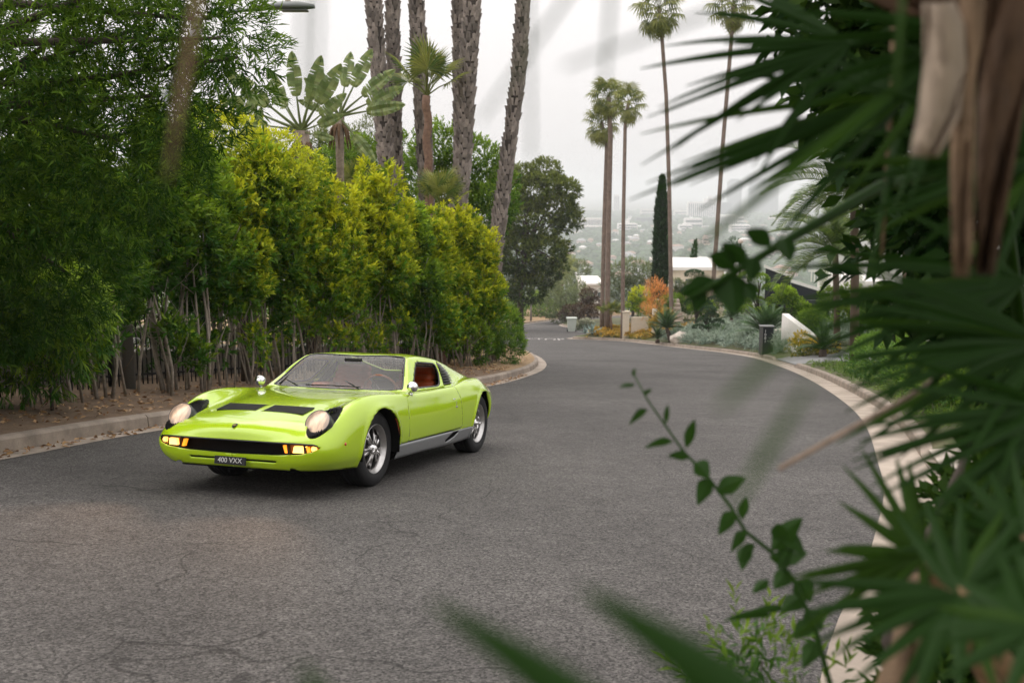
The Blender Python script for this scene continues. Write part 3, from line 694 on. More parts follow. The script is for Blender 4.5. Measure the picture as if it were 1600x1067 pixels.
    # bonnet vents: fins set lengthwise in each opening
    zh = lambda x: float(pchip(zt[6], np.array([x]))[0])
    for sgn in (1, -1):
        mb = MB()
        for i in range(26):
            y = sgn * (.037 + i * .0148)
            a, b = zh(.612) - .002 - .004 * (i / 26), zh(.414) - .002 - .003 * (i / 26)
            Mx = Matrix.Rotation(math.atan2(b - a, .198), 3, 'Y'); mb.box((.513, y, (a + b) / 2 - .001), (.2, .0055, .014), Mx)
        mb.build('bonnet_vent', black, root)
    # badge
    mb = MB(); mb.prism([(-.02, .0), (-.017, .022), (0, .028), (.017, .022), (.02, 0), (.012, -.022), (0, -.032), (-.012, -.022)], 0, .006)
    Mb = Matrix.Translation((.951, 0, .5715)) @ Matrix.Rotation(R(62 - 38), 4, 'Y') @ Matrix.Rotation(R(90), 4, 'Z')
    o = mb.build('badge', black, root); o.matrix_local = Mb
    mb = MB(); mb.prism([(-.011, -.006), (-.004, .012), (.008, .010), (.012, .0), (.004, -.008)], .0055, .0075); mb.build('emblem', mat('gold_metal', (.7, .5, .15), .3, 1.0), o)
    # headlamps
    lens_m = mat('headlamp_lens', (.30, .22, .18), .12, 0, .6, emit=(1.0, .66, .38), estr=.55, var=.0, coat=1.0)
    nt = lens_m.node_tree; b = nt.nodes['Principled BSDF']; tc = nt.nodes.new('ShaderNodeTexCoord'); vo = nt.nodes.new('ShaderNodeTexNoise'); vo.inputs['Scale'].default_value = 22
    mp = nt.nodes.new('ShaderNodeMapping'); mp.inputs['Scale'].default_value = (1.0, .35, 1.0); mp.inputs['Rotation'].default_value = (0, 0, .6)
    nt.links.new(tc.outputs['Object'], mp.inputs[0]); nt.links.new(mp.outputs[0], vo.inputs['Vector'])
    gr_ = nt.nodes.new('ShaderNodeVectorMath'); gr_.operation = 'LENGTH'; nt.links.new(tc.outputs['Object'], gr_.inputs[0])
    mr = nt.nodes.new('ShaderNodeMapRange'); mr.inputs['From Min'].default_value = .0; mr.inputs['From Max'].default_value = .105; mr.inputs['To Min'].default_value = 1.25; mr.inputs['To Max'].default_value = .12
    nt.links.new(gr_.outputs['Value'], mr.inputs['Value'])
    m2 = nt.nodes.new('ShaderNodeMath'); m2.operation = 'MULTIPLY_ADD'; nt.links.new(vo.outputs['Fac'], m2.inputs[0]); m2.inputs[1].default_value = 2.0; m2.inputs[2].default_value = -.95
    m3 = nt.nodes.new('ShaderNodeMath'); m3.operation = 'ADD'; nt.links.new(m2.outputs[0], m3.inputs[0]); nt.links.new(mr.outputs[0], m3.inputs[1])
    m4 = nt.nodes.new('ShaderNodeMath'); m4.operation = 'MAXIMUM'; nt.links.new(m3.outputs[0], m4.inputs[0]); m4.inputs[1].default_value = .12
    m5 = nt.nodes.new('ShaderNodeMath'); m5.operation = 'MULTIPLY'; nt.links.new(m4.outputs[0], m5.inputs[0]); m5.inputs[1].default_value = .85
    nt.links.new(m5.outputs[0], b.inputs['Emission Strength'])
    bp = nt.nodes.new('ShaderNodeBump'); bp.inputs['Strength'].default_value = .5; bp.inputs['Distance'].default_value = .01; nt.links.new(vo.outputs['Fac'], bp.inputs['Height']); nt.links.new(bp.outputs[0], b.inputs['Normal'])
    for sgn in (1, -1):
        hl = empty('headlight', parent=root)
        c = Vector((.778, sgn * .648, .618)); ax = Vector((math.cos(R(33)), 0, math.sin(R(33))))
        q = ax.to_track_quat('Z', 'Y').to_matrix().to_4x4(); M4 = Matrix.Translation(c) @ q
        hl.matrix_local = M4
        MB().lathe([(.1075, .004), (.109, -.01), (.109, -.06), (.102, -.15)], 40).lathe([(.1075, .004), (.103, .008), (.101, .003)], 40).build('bucket', mat('lamp_bucket', (.03, .032, .034), .3, 0, .6), hl)
        MB().lathe([(.0001, .022), (.03, .0208), (.06, .0165), (.085, .010), (.1015, .004)], 40).build('lens', lens_m, hl)
        sd_ = bpy.data.lights.new('headlight_beam', 'SPOT'); sd_.energy = 120; sd_.color = (1, .62, .38); sd_.spot_size = R(75); sd_.spot_blend = 1.0; sd_.shadow_soft_size = .06
        so_ = bpy.data.objects.new('headlight_beam', sd_); COL.objects.link(so_); so_.parent = hl; so_.location = (0, 0, .03); so_.rotation_euler = (Vector((0, 0, -1)).rotation_difference(q.to_3x3().inverted() @ Vector((1, 0, -.16)).normalized())).to_euler()
        # tray and lashes
        zs = lambda xx: .5 * float(pchip(zt[5], np.array([xx]))[0]) + .5 * float(pchip(zt[4], np.array([xx]))[0])
        for i in range(13):          # fins under and before the lamp
            g = (i - 6) / 6.4; y = sgn * .656 + g * .092; xx = .678 + .252 * math.sqrt(max(0, 1 - (g * .92)**2)) - .004
            MB().prism([(0, -.02), (.0, .002), (-.055, .032), (-.065, 0)], -.0022, .0022, Matrix.Translation((xx, y, zs(xx))) @ Matrix.Rotation(R(90), 4, 'X')).build('lash_fin', black, root)
        for i in range(10):
            g = (i - 4.5) / 5.0; y = sgn * .656 + g * .088; xx = .678 - .252 * math.sqrt(max(0, 1 - (g * .88)**2))
            MB().prism([(.07, -.035), (.055, .0), (-.012, .016), (-.014, -.004)], -.0022, .0022, Matrix.Translation((xx, y, zs(xx))) @ Matrix.Rotation(R(90), 4, 'X')).build('lash_fin', black, root)
    # grille recess, mesh and lamps
    amber = mat('amber_lamp', (.9, .4, .05), .2, emit=(1.0, .30, .015), estr=1.5); hot = mat('lit_lamp', (1, .8, .5), .2, emit=(1.0, .50, .10), estr=2.8)
    pts = [(a, b) for a, b in GR]
    nose_x = lambda y: float(.2 + .8 * max(0, (1 - min(1, abs(y) / .80)**NP))**(1 / NP))
    n = len(GR); mb = MB(); dense = []
    for i in range(n):
        a, b = GR[i], GR[(i + 1) % n]
        for t in range(6): dense.append((a[0] + (b[0] - a[0]) * t / 6, a[1] + (b[1] - a[1]) * t / 6))
    n = len(dense); fr_ = [Vector((nose_x(y) - .006, y, z)) for y, z in dense]; bk = [Vector((nose_x(y) - .13, y * .97, .41 + (z - .41) * .9)) for y, z in dense]
    mb.add(fr_ + bk, [(i, (i + 1) % n, n + (i + 1) % n, n + i) for i in range(n)], True); mb.build('grille_duct', matte, root)
    mb = MB()
    for i in range(40):
        y0, y1 = -.75 + i * .0375, -.75 + (i + 1) * .0375
        mb.add([(nose_x(y0) - .10, y0, .35), (nose_x(y1) - .10, y1, .35), (nose_x(y1) - .10, y1, .47), (nose_x(y0) - .10, y0, .47)], [(0, 1, 2, 3)])
    gm = mat('black_mesh', (.012, .012, .012), .5, bump=1.0, bscale=700); mb.build('grille_mesh', gm, root)
    top = [Vector((nose_x(y) + .003, y, z)) for y, z in dense if z > .4325]; top.sort(key=lambda v: v.y)
    MB().tube(top, .0075, 8).build('grille_trim', black, root)
    for sgn in (1, -1):
        def lamp(name, y0, y1, z0, z1, m, par, dep=.035, sl=.0):
            mb = MB(); y0, y1 = sgn * y0, sgn * y1
            vs = []
            for dx in (0, -.03):
                for (yy, zz, sh) in ((y0, z0, 0), (y1, z0, 0), (y1, z1, sl), (y0, z1, sl)):
                    vs.append((nose_x(yy) - dep + dx, yy - sgn * sh, zz))
            mb.add(vs, [(0, 1, 2, 3), (7, 6, 5, 4), (0, 4, 5, 1), (1, 5, 6, 2), (2, 6, 7, 3), (3, 7, 4, 0)]); return mb.build(name, m, par)
        il = empty('indicator_lamp', parent=root)
        lamp('lamp_body', .475, .745, .382, .447, mat('lamp_housing', (.30, .12, .02), .4), il, .055)
        lamp('lamp_glass', .535, .625, .388, .440, hot, il, .03, -.012)
        lamp('amber_reflector', .468, .492, .383, .442, amber, il, .034, .02)
        lamp('amber_reflector', .648, .66, .39, .434, amber, il, .034, .012)
        Mr = Matrix.Translation((nose_x(.692) - .028, sgn * .692, .42)) @ Matrix.Rotation(R(90), 4, 'Y')
        MB().lathe([(.0001, .012), (.014, .010), (.0225, 0), (.0225, -.02)], 20, Mr).build('side_lamp_glass', mat('lit_small_lamp', (1, .8, .5), .2, emit=(1.0, .50, .10), estr=2.0), il)
        for (ya, yb) in ((.50, .512), (.632, .645)):
            lamp('divider', ya, yb, .37, .455, black, il, .022, .012)
        # red side marker
        MB().lathe([(.0001, .012), (.010, .009), (.014, 0)], 16, Matrix.Translation((.665, sgn * .835, .442)) @ Matrix.Rotation(R(-90 * sgn), 4, 'X')).build('side_marker', mat('red_lens', (.5, .01, .005), .15, coat=1), root)
    # number plate
    plate = MB().box((0, 0, 0), (.29, .064, .008), bev=.003).build('number_plate', mat('plate_black', (.008, .008, .010), .35), root)
    plate.matrix_local = Matrix.Translation((1.006, 0, .301)) @ Matrix.Rotation(R(90), 4, 'Z') @ Matrix.Rotation(R(84), 4, 'X')
    tm = text_mesh('plate_lettering', '400 VXX', .056); t_o = link('lettering', tm, mat('plate_white', (.55, .55, .53), .5), plate); t_o.location = (0, 0, .0052); t_o.scale = (1.05, 1.0, 1)
    # mirrors
    for sgn in (1, -1):
        mr_o = empty('door_mirror', parent=root); mr_o.location = (-.664, sgn * .812, .822)
        MB().lathe([(.0001, .055), (.02, .052), (.04, .038), (.05, .018), (.052, 0), (.049, -.022), (.0001, -.024)], 28, Matrix.Rotation(R(90), 4, 'Y')).build('mirror_shell', chrome, mr_o)
        MB().tube([(0, 0, -.04), (.0, -sgn * .01, -.062), (.004, -sgn * .014, -.072)], [.012, .011, .02], 10).build('mirror_stem', chrome, mr_o)
    # wipers
    for (a, b, c) in (((-.585, .30, .79), (-.70, .1, .85), (-.66, -.25, .80)), ((-.60, -.36, .795), (-.70, -.55, .845), (-.655, -.78, .79))):
        mb = MB().tube([a, ((a[0] + b[0]) / 2 + .03, (a[1] + b[1]) / 2, (a[2] + b[2]) / 2 + .012), b], [.007, .006, .004], 6); mb.build('wiper_arm', black, root)
    MB().tube([(-.655, .28, .802), (-.648, 0, .806), (-.655, -.3, .803)], .006, 6).build('wiper_blade', black, root)
    MB().tube([(-.70, -.62, .80), (-.88, -.585, .905), (-1.05, -.52, 1.005)], .005, 6).build('wiper_blade', black, root)
    # sticker on the glass
    MB().box((-1.045, -.02, 1.03), (.03, .10, .002), Matrix.Rotation(R(30), 3, 'Y')).build('windscreen_sticker', mat('sticker', (.7, .8, .8), .6), root)
    # cabin
    MB().box((-1.15, 0, .24), (1.35, 1.36, .04)).build('cabin_floor', carpet, root)
    MB().box((-1.86, 0, .52), (.05, 1.40, .56)).build('bulkhead', carpet, root)
    dash = MB().tube([(-.72, -.70, .70), (-.74, -.35, .715), (-.74, .35, .715), (-.72, .70, .70)], [.045, .065, .065, .045], 10)
    dash.box((-.70, 0, .6), (.14, 1.40, .14)); dash.build('dashboard', carpet, root)
    MB().box((-.78, .36, .748), (.14, .34, .06), bev=.02).build('instrument_binnacle', black, root)
    MB().box((-1.25, 0, .40), (.95, .26, .24), bev=.03).build('centre_tunnel', leather, root)
    for sgn in (1, -1):
        st = empty('seat', parent=root); st.location = (-1.28, sgn * .37, .30)
        mb = MB()
        for i in range(6):
            mb.tube([(.26 - i * .085, -.20, .02 + .012 * i * 0), (.26 - i * .085, 0, .03), (.26 - i * .085, .20, .02)], .052, 10)
        mb.build('seat_cushion', leather, st)
        mb = MB()
        for i in range(9):           # pleated backrest, leaning back
            t = i / 8; x = -.26 - .20 * t; z = .05 + .56 * t; w = .235 - .07 * max(0, t - .45) / .55
            mb.tube([(x - .02, -w - .01, z), (x - .045, -w * .5, z), (x - .05, 0, z), (x - .045, w * .5, z), (x - .02, w + .01, z)], .05, 10)
        mb.build('backrest', leather, st)
        MB().box((-1.08, sgn * .755, .50), (.96, .03, .42), bev=.012).build('door_card', leather, root)
        MB().box((-1.62, sgn * .60, .72), (.36, .22, .10), bev=.02).build('rear_shelf', leather, root)
    swm = Matrix.Translation((-.93, .37, .735)) @ Matrix.Rotation(R(-68), 4, 'Y')
    ring = [(.185 * math.cos(k / 40 * 2 * math.pi), .185 * math.sin(k / 40 * 2 * math.pi), 0) for k in range(41)]
    sw = empty('steering_wheel', parent=root); sw.matrix_local = swm
    MB().tube(ring, .0125, 8, caps=False).build('wheel_rim', wood, sw)
    mb = MB()
    for g in (90, 210, 330): mb.box((.09 * math.cos(R(g)), .09 * math.sin(R(g)), -.01), (.18, .025, .004), Matrix.Rotation(R(g), 3, 'Z'))
    mb.lathe([(.0001, .02), (.035, .012), (.04, -.02)], 16); mb.build('wheel_spokes', alloy, sw)
    MB().tube([(-.80, .37, .70), (-.92, .37, .735)], .02, 8).build('steering_column', black, root)
    im = MB().box((-1.04, -.0, 1.03), (.02, .19, .05), bev=.008); im.build('interior_mirror', black, root)
    # underside
    mb = MB().box((-1.25, 0, .20), (2.1, 1.44, .05)); mb.box((.62, 0, .235), (.5, 1.1, .03)); mb.box((-3.0, 0, .36), (.4, 1.0, .03)); mb.build('underbody', matte, root)
    for x in (.03, -2.5):
        for sgn in (1, -1):
            mb = MB(); vs = []; n = 20
            for i in range(n + 1):
                g = math.pi * (i / n) * 1.10 - .05 * math.pi
                for yy in (.850 if x > -1 else .735, .50): vs.append((x + .358 * math.cos(g), sgn * yy, .32 + .358 * math.sin(g)))
            mb.add(vs, [(2 * i, 2 * i + 1, 2 * i + 3, 2 * i + 2) for i in range(n)], True)
            c0 = len(mb.v); mb.add([(x + .358 * math.cos(2 * math.pi * k / 24), sgn * .50, max(.2, .32 + .358 * math.sin(2 * math.pi * k / 24))) for k in range(24)], [tuple(range(24))])
            mb.build('wheel_well', matte, root)
    # wheels
    def wheel():
        w = empty('wheel')
        tp = [(.205, -.095), (.225, -.108), (.27, -.112), (.305, -.102), (.3215, -.085), (.325, -.06), (.325, -.04), (.321, -.038), (.321, -.034), (.325, -.032), (.325, -.004), (.321, -.002), (.321, .002), (.325, .004), (.325, .032), (.321, .034), (.321, .038), (.325, .04), (.325, .06), (.3215, .085), (.305, .102), (.27, .112), (.235, .110), (.212, .099)]
        MB().lathe(tp, 56).build('tyre', rubber, w)
        rp_ = [(.205, -.09), (.19, -.07), (.185, .0), (.178, .03), (.176, .062), (.186, .078), (.200, .088), (.207, .098), (.212, .102), (.215, .098), (.211, .090)]
        MB().lathe(rp_, 56).build('rim', alloy, w)
        mb = MB()                      # dish with five pairs of ribs and holes
        for k in range(5):
            g0 = 2 * math.pi * k / 5
            for s_ in (-1, 1):
                a = g0 + s_ * .17; b = g0 + s_ * .30
                mb.tube([(.05 * math.cos(a), .05 * math.sin(a), .066), (.11 * math.cos(a), .11 * math.sin(a), .050), (.182 * math.cos(b), .182 * math.sin(b), .022)], [.017, .0145, .018], 8)
            mb.tube([(.105 * math.cos(g0 - .17), .105 * math.sin(g0 - .17), .050), (.105 * math.cos(g0 + .17), .105 * math.sin(g0 + .17), .050)], .011, 6)
            mb.lathe([(.0001, .012), (.009, .012), (.012, 0)], 8, Matrix.Translation((.135 * math.cos(g0), .135 * math.sin(g0), .045)))
        mb.build('spokes', alloy, w)
        MB().lathe([(.19, -.01), (.12, -.012), (.0001, -.012)], 32).build('brake_disc', mat('brake_iron', (.06, .058, .055), .5, .8), w)
        mb = MB().lathe([(.0001, .112), (.02, .11), (.033, .10), (.038, .088), (.05, .075), (.056, .05)], 24)
        for k in range(3):
            g = 2 * math.pi * k / 3 + .05; mb.tube([(.02 * math.cos(g), .02 * math.sin(g), .096), (.05 * math.cos(g), .05 * math.sin(g), .107), (.083 * math.cos(g), .083 * math.sin(g), .112)], [.014, .0125, .009], 8)
        mb.build('hub_spinner', mat('polished_hub', (.68, .67, .66), .15, 1.0), w)
        return w
    w0 = wheel()
    for i, (x, sgn) in enumerate(((0, 1), (0, -1), (-2.5, 1), (-2.5, -1))):
        w = w0 if i == 0 else copy_tree(w0)
        w.parent = root; w.matrix_local = Matrix.Translation((x, sgn * .675, .325)) @ Matrix.Rotation(R(-90 * sgn), 4, 'X') @ Matrix.Rotation(.35 * i + .2, 4, 'Z')
    # crest on the flank
    MB().box((-1.63, .868, .60), (.008, .006, .05), bev=.002).build('flank_badge', chrome, root)
    MB().box((-1.635, .868, .572), (.045, .006, .012), bev=.002).build('flank_badge', chrome, root)
    return root
CAR = build_car()
# ================================================================== left side: hedge, fence, palms, trees
def gl(x, y): return float(left_z(np.array([x]), np.array([y]))[0])
def ell(n, cx, cy, cz, rx, ry, rz, sx, sy, sz, rng):
    return [((cx + rng.uniform(-rx, rx), cy + rng.uniform(-ry, ry), cz + rng.uniform(-rz, rz)), (sx * rng.uniform(.75, 1.25), sy * rng.uniform(.75, 1.25), sz * rng.uniform(.75, 1.25))) for _ in range(n)]
HEDGE = spl([(-8.6, 3.0), (-7.1, 9.0), (-6.35, 12.6), (-4.7, 17.6), (-2.5, 23.0), (-1.1, 27.4), (-.85, 28.6)], .1)
def along(poly, step, start=0.0):
    P = np.array(poly); s = np.concatenate([[0], np.cumsum(np.linalg.norm(np.diff(P, axis=0), axis=1))]); q = np.arange(start, s[-1], step)
    return [(float(np.interp(a, s, P[:, 0])), float(np.interp(a, s, P[:, 1]))) for a in q]
CR = [hedge_shrub_meshes(11 + i, h, i != 1, z0) for i, (h, z0) in enumerate(((4.2, 1.2), (3.9, 1.0), (4.4, 1.1), (4.1, 1.75), (4.3, 1.9), (4.0, 1.8)))]
spots = [p for p in along(HEDGE, .82, .2) if p[1] > 8.4]
n_h = len(spots); rr = random.Random(5)
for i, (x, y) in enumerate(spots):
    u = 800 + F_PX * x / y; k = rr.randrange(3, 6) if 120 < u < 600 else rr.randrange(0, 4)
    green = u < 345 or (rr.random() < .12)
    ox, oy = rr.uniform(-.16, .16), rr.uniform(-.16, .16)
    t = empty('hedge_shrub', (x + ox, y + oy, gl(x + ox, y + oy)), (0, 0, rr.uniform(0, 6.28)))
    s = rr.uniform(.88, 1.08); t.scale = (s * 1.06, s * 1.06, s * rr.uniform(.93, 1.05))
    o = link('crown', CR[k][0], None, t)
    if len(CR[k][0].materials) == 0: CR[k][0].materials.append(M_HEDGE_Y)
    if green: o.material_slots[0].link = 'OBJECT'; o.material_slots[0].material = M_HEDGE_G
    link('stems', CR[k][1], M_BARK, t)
    w = ORD[n_h - 1 - i]
    tag(t, ('dark green' if green else 'yellow-green') + ' clipped hedge shrub on bare stems, ' + w + ' counting back from the road corner', 'shrub', 'shrubs of the roadside hedge')
# green ties on a few stems are too small to lift away; the fence behind is not
M_IRON = mat('black_iron', (.012, .012, .014), .5, .3)
fence = empty('iron_fence'); tag(fence, 'black iron picket fence standing behind the hedge stems', 'fence')
fp = [(x - .95, y + .30) for x, y in HEDGE]; pk = MB().box((0, 0, .85), (.018, .018, 1.75)).mesh('picket'); pp = along(fp, .115, 3.2); cnt = 0
for (x, y) in pp:
    if y < 8.6 or cnt >= 230: continue
    link('picket', pk, M_IRON, fence, (x, y, gl(x, y))); cnt += 1
po_ = MB().box((0, 0, .92), (.06, .06, 1.95)).mesh('post')
for (x, y) in along(fp, 2.4, 3.2): link('post', po_, M_IRON, fence, (x, y, gl(x, y) - .05))
for hz in (.18, 1.62):
    link('rail', MB().tube([(x, y, gl(x, y) + hz) for x, y in along(fp, .8, 3.2)], .018, 4, smooth=False).mesh('rail'), M_IRON, fence)
# low stone edging seen between the stems
wl_ = along([(x - 1.7, y + .5) for x, y in HEDGE], 1.0, 4.0)
wall = empty('garden_wall'); tag(wall, 'low grey retaining wall behind the fence and hedge stems', 'wall')
for i in range(len(wl_) - 1):
    (x0, y0), (x1, y1) = wl_[i], wl_[i + 1]; a = math.atan2(y1 - y0, x1 - x0)
    MB().box((0, 0, .22), (math.hypot(x1 - x0, y1 - y0) - .01, .22, .5), bev=.015).build('wall_block', mat('grey_block', (.22, .20, .18), .9, var=.2, scale=5), wall).matrix_local = Matrix.Translation(((x0 + x1) / 2, (y0 + y1) / 2, gl(x0, y0))) @ Matrix.Rotation(a, 4, 'Z')
# bushes added behind the fence to block light between the stems
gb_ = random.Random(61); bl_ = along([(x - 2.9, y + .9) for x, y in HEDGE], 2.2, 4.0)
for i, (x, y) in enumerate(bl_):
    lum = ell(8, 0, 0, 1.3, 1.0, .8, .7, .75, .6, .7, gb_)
    tree('backing_bush', (x, y, gl(x, y)), lum, 700, 6, .12, .05, M_DARKTREE, 'dark bush added to block light behind the iron fence, ' + ORD[len(bl_) - 1 - i] + ' counting back from the road corner', 'bush', .05, group='light-blocking bushes added behind the fence', seed=300 + i, nb=3)
# leaf litter along the verge and gutter
P = []; 
for (x, y) in along(K_LEFT, .05):
    for _q in range(6):
        if not (5 < y < 27): continue
        o = rr.choice([-.12, -.08, .4, .8, 1.2, 1.7, 2.0]) + rr.uniform(-.15, .15); P.append((x - o * .92, y + o * .35, (gl(x - o * .92, y + o * .35) + .03) if o > .16 else float(plane_z(x, y)) + .025))
P = np.array(P); lit = leaf_mesh('leaf_litter', P, np.column_stack([RNG.normal(size=(len(P), 2)), RNG.normal(size=len(P)) * .15]), RNG.uniform(.04, .11, len(P)), .035)
tag(link('leaf_litter', lit, leaf_mat('fallen_leaf', (.45, .28, .13), (.16, .08, .04), attr=False, trans=.1)), 'fallen dry leaves scattered along verge and gutter', 'leaves', kind='stuff')
# dry grass tufts on the corner
P = []
for _ in range(2600):
    k = rr.randrange(i26 - 2, len(K_LEFT) - 40); x, y = K_LEFT[k]; o = rr.uniform(.25, 3.6); P.append((x - o * .95, y + rr.uniform(-.3, .3), 0))
P = np.array(P); P[:, 2] = left_z(P[:, 0], P[:, 1])
gm_ = leaf_mesh('dry_grass', P, np.column_stack([RNG.normal(size=(len(P), 2)) * .7, np.abs(RNG.normal(size=len(P))) * .5 + .1]), RNG.uniform(.08, .24, len(P)), .012)
tag(link('dry_grass', gm_, leaf_mat('straw', (.55, .40, .20), (.36, .24, .12), attr=False, trans=.15)), 'straw-coloured dry grass on the road corner', 'grass', kind='stuff')
# leaning bare poles and sticks between the stems
# oleander at the hedge end
g = random.Random(3); b = (-.62, 29.9); lum = ell(9, 0, 0, .9, .75, .75, .45, .5, .5, .5, g) + [((.45, .3, .5), (.5, .5, .45))]
tree('oleander_bush', (b[0], b[1], gl(*b)), lum, 1900, 7, .13, .024, M_BROAD, 'bushy green oleander at the end of the hedge by the corner', 'bush', .03, seed=4, ln=.12, agek=.3, up=.7)
g = random.Random(8); b = (-1.75, 27.2); lum = ell(7, 0, 0, .75, .7, .7, .4, .45, .45, .45, g)
tree('low_bush', (b[0], b[1], gl(*b)), lum, 1300, 7, .10, .03, M_HEDGE_G, 'low green bush filling the hedge foot near the corner', 'bush', .03, seed=5, ln=.1, agek=.4)
# bamboo clump before the dark shrubs
g = random.Random(9); b = (-5.85, 12.4); lum = ell(9, .0, 0, 1.15, .6, .3, .75, .42, .35, .42, g)
tree('bamboo_clump', (b[0], b[1], gl(*b)), lum, 900, 7, .16, .022, M_HEDGE_G, 'arching bamboo clump with narrow leaves low in the hedge', 'bamboo', .02, seed=6, ln=.1, droop=.7, up=.2, agek=.5)
# big overhanging tree at the left edge
g = random.Random(21); lum = []
def pix_lumps(pl, base):
    return [(tuple(at(u, v, d) - Vector(base)), (r, r * .9, r * .75)) for (u, v, d, r) in pl]
b = (-8.6, 11.2, gl(-8.6, 11.2))
pl = [(-60, 40, 9.5, 1.1), (40, 60, 9.2, 1.0), (130, 30, 9.4, .85), (-30, 190, 9.6, 1.1), (80, 170, 9.5, .95), (170, 120, 9.3, .8), (230, 40, 9.2, .7), (300, 30, 9.0, .6), (345, 60, 8.8, .5), (370, 90, 8.8, .32), (330, 140, 9.0, .5), (250, 150, 9.2, .6), (300, 190, 9.1, .42), (190, 220, 9.4, .75), (100, 270, 9.8, .9), (0, 300, 10, 1.0), (60, 370, 10.4, .9), (160, 320, 10, .7), (230, 270, 9.8, .55), (-90, 330, 10, 1.1), (-120, 120, 9.8, 1.2), (30, -70, 9.4, 1.1), (170, -70, 9.2, .9), (280, -60, 9.0, .7), (20, 450, 11, .85), (-60, 480, 11, .9), (110, 430, 11, .7)]
lum = pix_lumps(pl, b)
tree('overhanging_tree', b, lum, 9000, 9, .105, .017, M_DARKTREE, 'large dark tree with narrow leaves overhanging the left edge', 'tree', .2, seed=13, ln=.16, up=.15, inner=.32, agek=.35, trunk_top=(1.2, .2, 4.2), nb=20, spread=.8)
# shrub mass behind the hedge, yellow crown
def bush_px(name, pl, label, m, n, per=7, L=.09, W=.035, seed=1, cat='bush', tr=.06, **k):
    d0 = np.mean([p[2] for p in pl]); u0 = np.mean([p[0] for p in pl]); x = (u0 - 800) / F_PX * d0; bz = gl(x, d0); base = (x, d0, bz)
    return tree(name, base, pix_lumps(pl, base), n, per, L, W, m, label, cat, tr, seed=seed, **k)
bush_px('golden_bush', [(345, 230, 18, .8), (300, 260, 18, .8), (390, 262, 18, .65), (430, 250, 18.5, .6), (345, 300, 18, .9), (420, 300, 18, .8), (470, 270, 19, .5), (320, 200, 18, .4)], 'tall golden-leaved bush rising behind the hedge below the paddle-leaf trees', M_HEDGE_Y, 2600, seed=31, tr=.08, agek=.6)
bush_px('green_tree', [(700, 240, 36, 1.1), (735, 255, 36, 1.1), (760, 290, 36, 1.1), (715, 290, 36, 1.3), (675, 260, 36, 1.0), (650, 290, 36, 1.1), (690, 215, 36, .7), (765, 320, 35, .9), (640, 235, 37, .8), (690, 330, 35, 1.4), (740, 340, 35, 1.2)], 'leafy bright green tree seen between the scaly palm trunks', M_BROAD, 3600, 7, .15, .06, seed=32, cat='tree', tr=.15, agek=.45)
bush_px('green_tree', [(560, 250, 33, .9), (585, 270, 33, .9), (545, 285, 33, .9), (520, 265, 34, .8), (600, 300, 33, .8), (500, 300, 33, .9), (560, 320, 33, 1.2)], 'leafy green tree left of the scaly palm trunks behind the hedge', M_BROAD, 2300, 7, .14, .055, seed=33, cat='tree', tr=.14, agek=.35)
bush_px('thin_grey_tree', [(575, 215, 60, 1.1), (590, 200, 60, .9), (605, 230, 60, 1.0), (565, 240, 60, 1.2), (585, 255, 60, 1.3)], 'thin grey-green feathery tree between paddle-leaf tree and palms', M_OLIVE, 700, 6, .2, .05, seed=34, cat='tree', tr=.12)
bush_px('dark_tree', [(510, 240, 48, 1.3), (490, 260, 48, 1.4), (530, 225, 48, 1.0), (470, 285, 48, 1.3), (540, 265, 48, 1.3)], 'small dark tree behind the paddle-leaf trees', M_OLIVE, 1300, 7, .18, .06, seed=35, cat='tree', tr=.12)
# ------------------------------------------------ scaly palms
M_TRUNK = mat('palm_trunk', (.045, .036, .03), .95, var=.35, scale=9, bump=.6, bscale=30)
M_BOOT = mat('palm_boot', (.235, .20, .178), .9, var=.35, scale=5, isl=.4)
def boots_mesh(path, r0, r1, seed):
    """criss-cross leaf bases all the way up a trunk path"""
    rr = random.Random(seed); V = []; Fs = []; L = [0]
    for a, b in zip(path, path[1:]): L.append(L[-1] + (b - a).length)
    def pt(s):
        for i in range(len(path) - 1):
            if s <= L[i + 1]: return path[i].lerp(path[i + 1], (s - L[i]) / (L[i + 1] - L[i]))
        return path[-1]
    n = 7; row = 0; s = 0.0
    while s < L[-1]:
        r = r0 + (r1 - r0) * s / L[-1]
        for k in range(n):
            g = 2 * math.pi * (k + .5 * (row % 2)) / n + rr.uniform(-.06, .06); c = pt(s); out = Vector((math.cos(g), math.sin(g), 0)); sd = Vector((-math.sin(g), math.cos(g), 0)); z = Vector((0, 0, 1))
            if rr.random() < .10: continue
            w = r * .40 * rr.uniform(.85, 1.15); h = .25 * rr.uniform(.8, 1.2); pr = rr.uniform(.05, .12); skew = rr.uniform(-.5, .5) * w
            b = len(V); base = c + out * r * .97
            V += [base - sd * w - z * h * .1, base + sd * w - z * h * .1, base - sd * w * .55 + z * h + sd * skew, base + sd * w * .55 + z * h + sd * skew,
                  base + out * pr * .35 - sd * w * .8, base + out * pr * .35 + sd * w * .8, base + out * pr - sd * w * .40 + z * h * 1.05 + sd * skew, base + out * pr + sd * w * .40 + z * h * 1.0 + sd * skew]
            Fs += [[b + 4, b + 5, b + 7, b + 6], [b, b + 4, b + 6, b + 2], [b + 5, b + 1, b + 3, b + 7], [b + 2, b + 6, b + 7, b + 3], [b, b + 1, b + 5, b + 4]]
        row += 1; s += .155
    return mesh_from('boots', [tuple(v) for v in V], Fs)
FAN_BIG = fan_frond_mesh('frond', 26, .85, 290, 1.0, .35, 4, .075)
